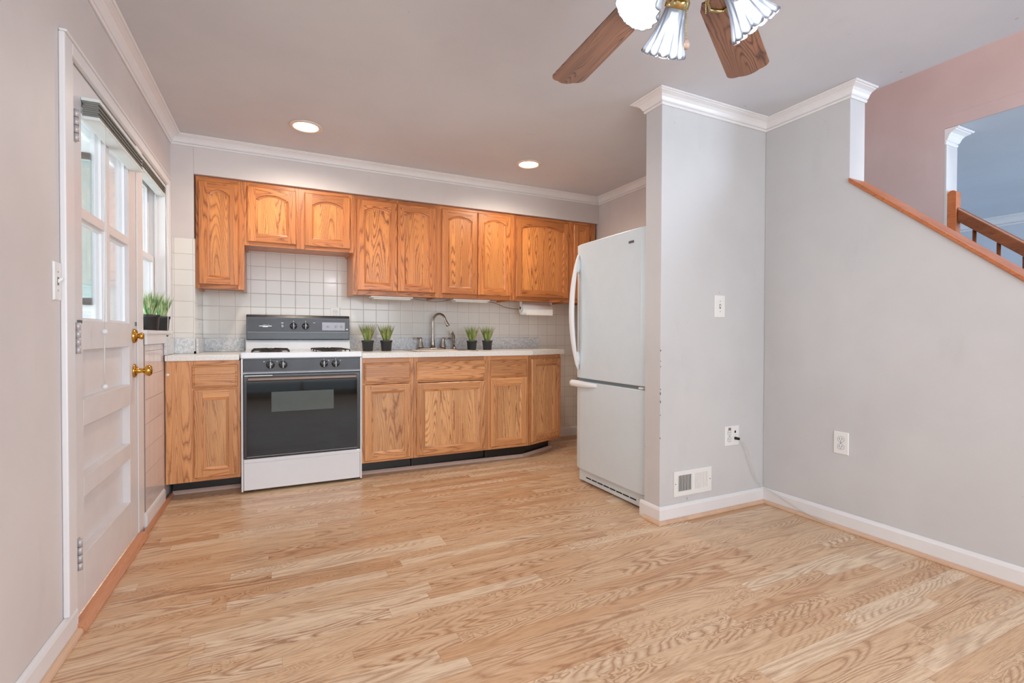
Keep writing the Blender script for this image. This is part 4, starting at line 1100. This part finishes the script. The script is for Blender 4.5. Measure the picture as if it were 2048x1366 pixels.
# ------------------------------------------------------------------ ceiling fan
HX, HY, ZF = .962, .909, 2.024
fan = thing('ceiling_fan', 'oak-bladed ceiling fan with brass light kit and fluted glass shades', 'ceiling fan', (HX, HY, H))
part('canopy', MB().lathe([(.065, -.001), (.065, -.02), (.045, -.05), (.015, -.06)], (HX, HY, H)), ABRASS, fan)
part('downrod', MB().lathe([(.012, -.10), (.012, -.01)], (HX, HY, H-.05)), ABRASS, fan)
part('motor_housing', MB().lathe([(.02, .12), (.07, .115), (.125, .08), (.135, .03), (.12, -.01), (.07, -.03), (.055, -.04)], (HX, HY, ZF+.025), seg=36), ABRASS, fan)
R0_, R1_, WR, WT = .20, .655, .060, .069; PIT = -.103; DR = .055
for k in range(6):
    a = radians(88.17) - k*pi/3
    Mf = Matrix.Translation((0, 0, ZF-H)) @ Matrix.Rotation(a, 4, 'Z') @ Matrix.Rotation(DR, 4, 'Y') @ Matrix.Rotation(PIT, 4, 'X')
    ol = []
    nn = 6; rc = .035
    top_ = [(R0_+.01, WR*.80), (R0_+.04, WR)]
    tip = []
    for i in range(nn+1):
        q = pi/2*(1-i/nn); tip.append((R1_-.03+.03*cos(q), WT-rc+rc*sin(q)))
    half = top_+tip
    cur = [(R1_+.012*(1-(w_/(WT-rc))**2), w_) for w_ in [(WT-rc)*(1-j/3) for j in range(1, 6)]]
    ol = half+cur+[(x, -y) for x, y in reversed(half)]
    mb = MB(); mb.prism(ol, lambda p, z: (p[0], p[1], z), -.0035, .0035)
    me = mesh_of('fan_blade', mb, BLADE)
    bl = bpy.data.objects.new('fan_blade', me); C.objects.link(bl); bl.parent = fan; bl.matrix_local = Mf
    bevel(bl, .0015)
    ib = MB()
    ib.tube([(.10, 0, -.012), (.16, -.012, -.010), (.205, -.030, -.0075), (.24, -.034, -.0075), (.265, -.012, -.0075), (.27, 0, -.0075)], .0045, 8)
    ib.tube([(.10, 0, -.012), (.16, .012, -.010), (.205, .030, -.0075), (.24, .034, -.0075), (.265, .012, -.0075), (.27, 0, -.0075)], .0045, 8)
    ib.box(.06, .13, -.016, .016, -.016, -.008)
    me = mesh_of('blade_iron', ib, ABRASS); bi = bpy.data.objects.new('blade_iron', me); C.objects.link(bi); bi.parent = fan; bi.matrix_local = Mf
ZK = 1.955
part('light_kit_hub', MB().lathe([(.05, .03), (.06, .02), (.062, -.01), (.045, -.035), (.02, -.05), (.008, -.062), (.001, -.065)], (HX, HY, ZK), seg=32), ABRASS, fan)
def flute(r, h, t):
    q = max(0., min(1., (h-.02)/.10)); return (r*(1+.060*q*cos(14*t)), h+.006*q*q*abs(sin(7*t))**.5)
for k in range(4):
    a = radians(77)+k*pi/2
    d = Vector((cos(a), sin(a), 0)); tilt = radians(37)
    ax_ = (d*sin(tilt) + Vector((0, 0, -1))*cos(tilt)).normalized()
    p0 = Vector((HX, HY, ZK-.005)) + d*.045
    p1 = Vector((HX, HY, ZK+.012)) + d*.068
    p2 = Vector((HX, HY, ZK-.005)) + d*.086
    arm = part('light_arm', MB().tube(smooth([p0, p1, p2], 6), .006, 8), ABRASS, fan)
    part('fitter', MB().lathe([(.010, -.012), (.020, -.004), (.029, .004), (.032, .010), (.032, .026), (.030, .027)], p2, ax_, 24), ABRASS, arm)
    mb = MB().lathe([(.027, .014), (.029, .03), (.032, .05), (.038, .075), (.046, .10), (.055, .122), (.060, .134)], p2, ax_, 84, 0, False, flute)
    sh = part('glass_shade', mb, SHADE, fan)
    so = sh.modifiers.new('solid', 'SOLIDIFY'); so.thickness = .0025
    c_ = p2+ax_*.070
    part('bulb', MB().lathe([(.010, -.035), (.012, -.02), (.021, 0.0), (.023, .014), (.018, .028), (.001, .036)], c_, ax_, 16), BULB, sh)
    point('fan_bulb_light', tuple(c_+ax_*.080), 2.6, (.93, .95, 1.0), .022)
for (x, y, zl, fob) in ((.938, .925, 1.785, True), (.972, .895, 1.845, False)):
    mb = MB(); z = 1.90; i = 0
    mb.tube([(x, y, z), (x, y, zl)], .0008, 5)
    z = 1.90
    while z > zl: mb.sphere((x, y, z), .0018, 6); z -= .0045
    ch = part('pull_chain', mb, ABRASS, fan)
    if fob: part('chain_fob', MB().lathe([(.003, .012), (.006, .008), (.0085, 0), (.007, -.008), (.002, -.012)], (x, y, zl-.010), seg=10), plain('wood_fob', (176, 150, 132), .4), ch)
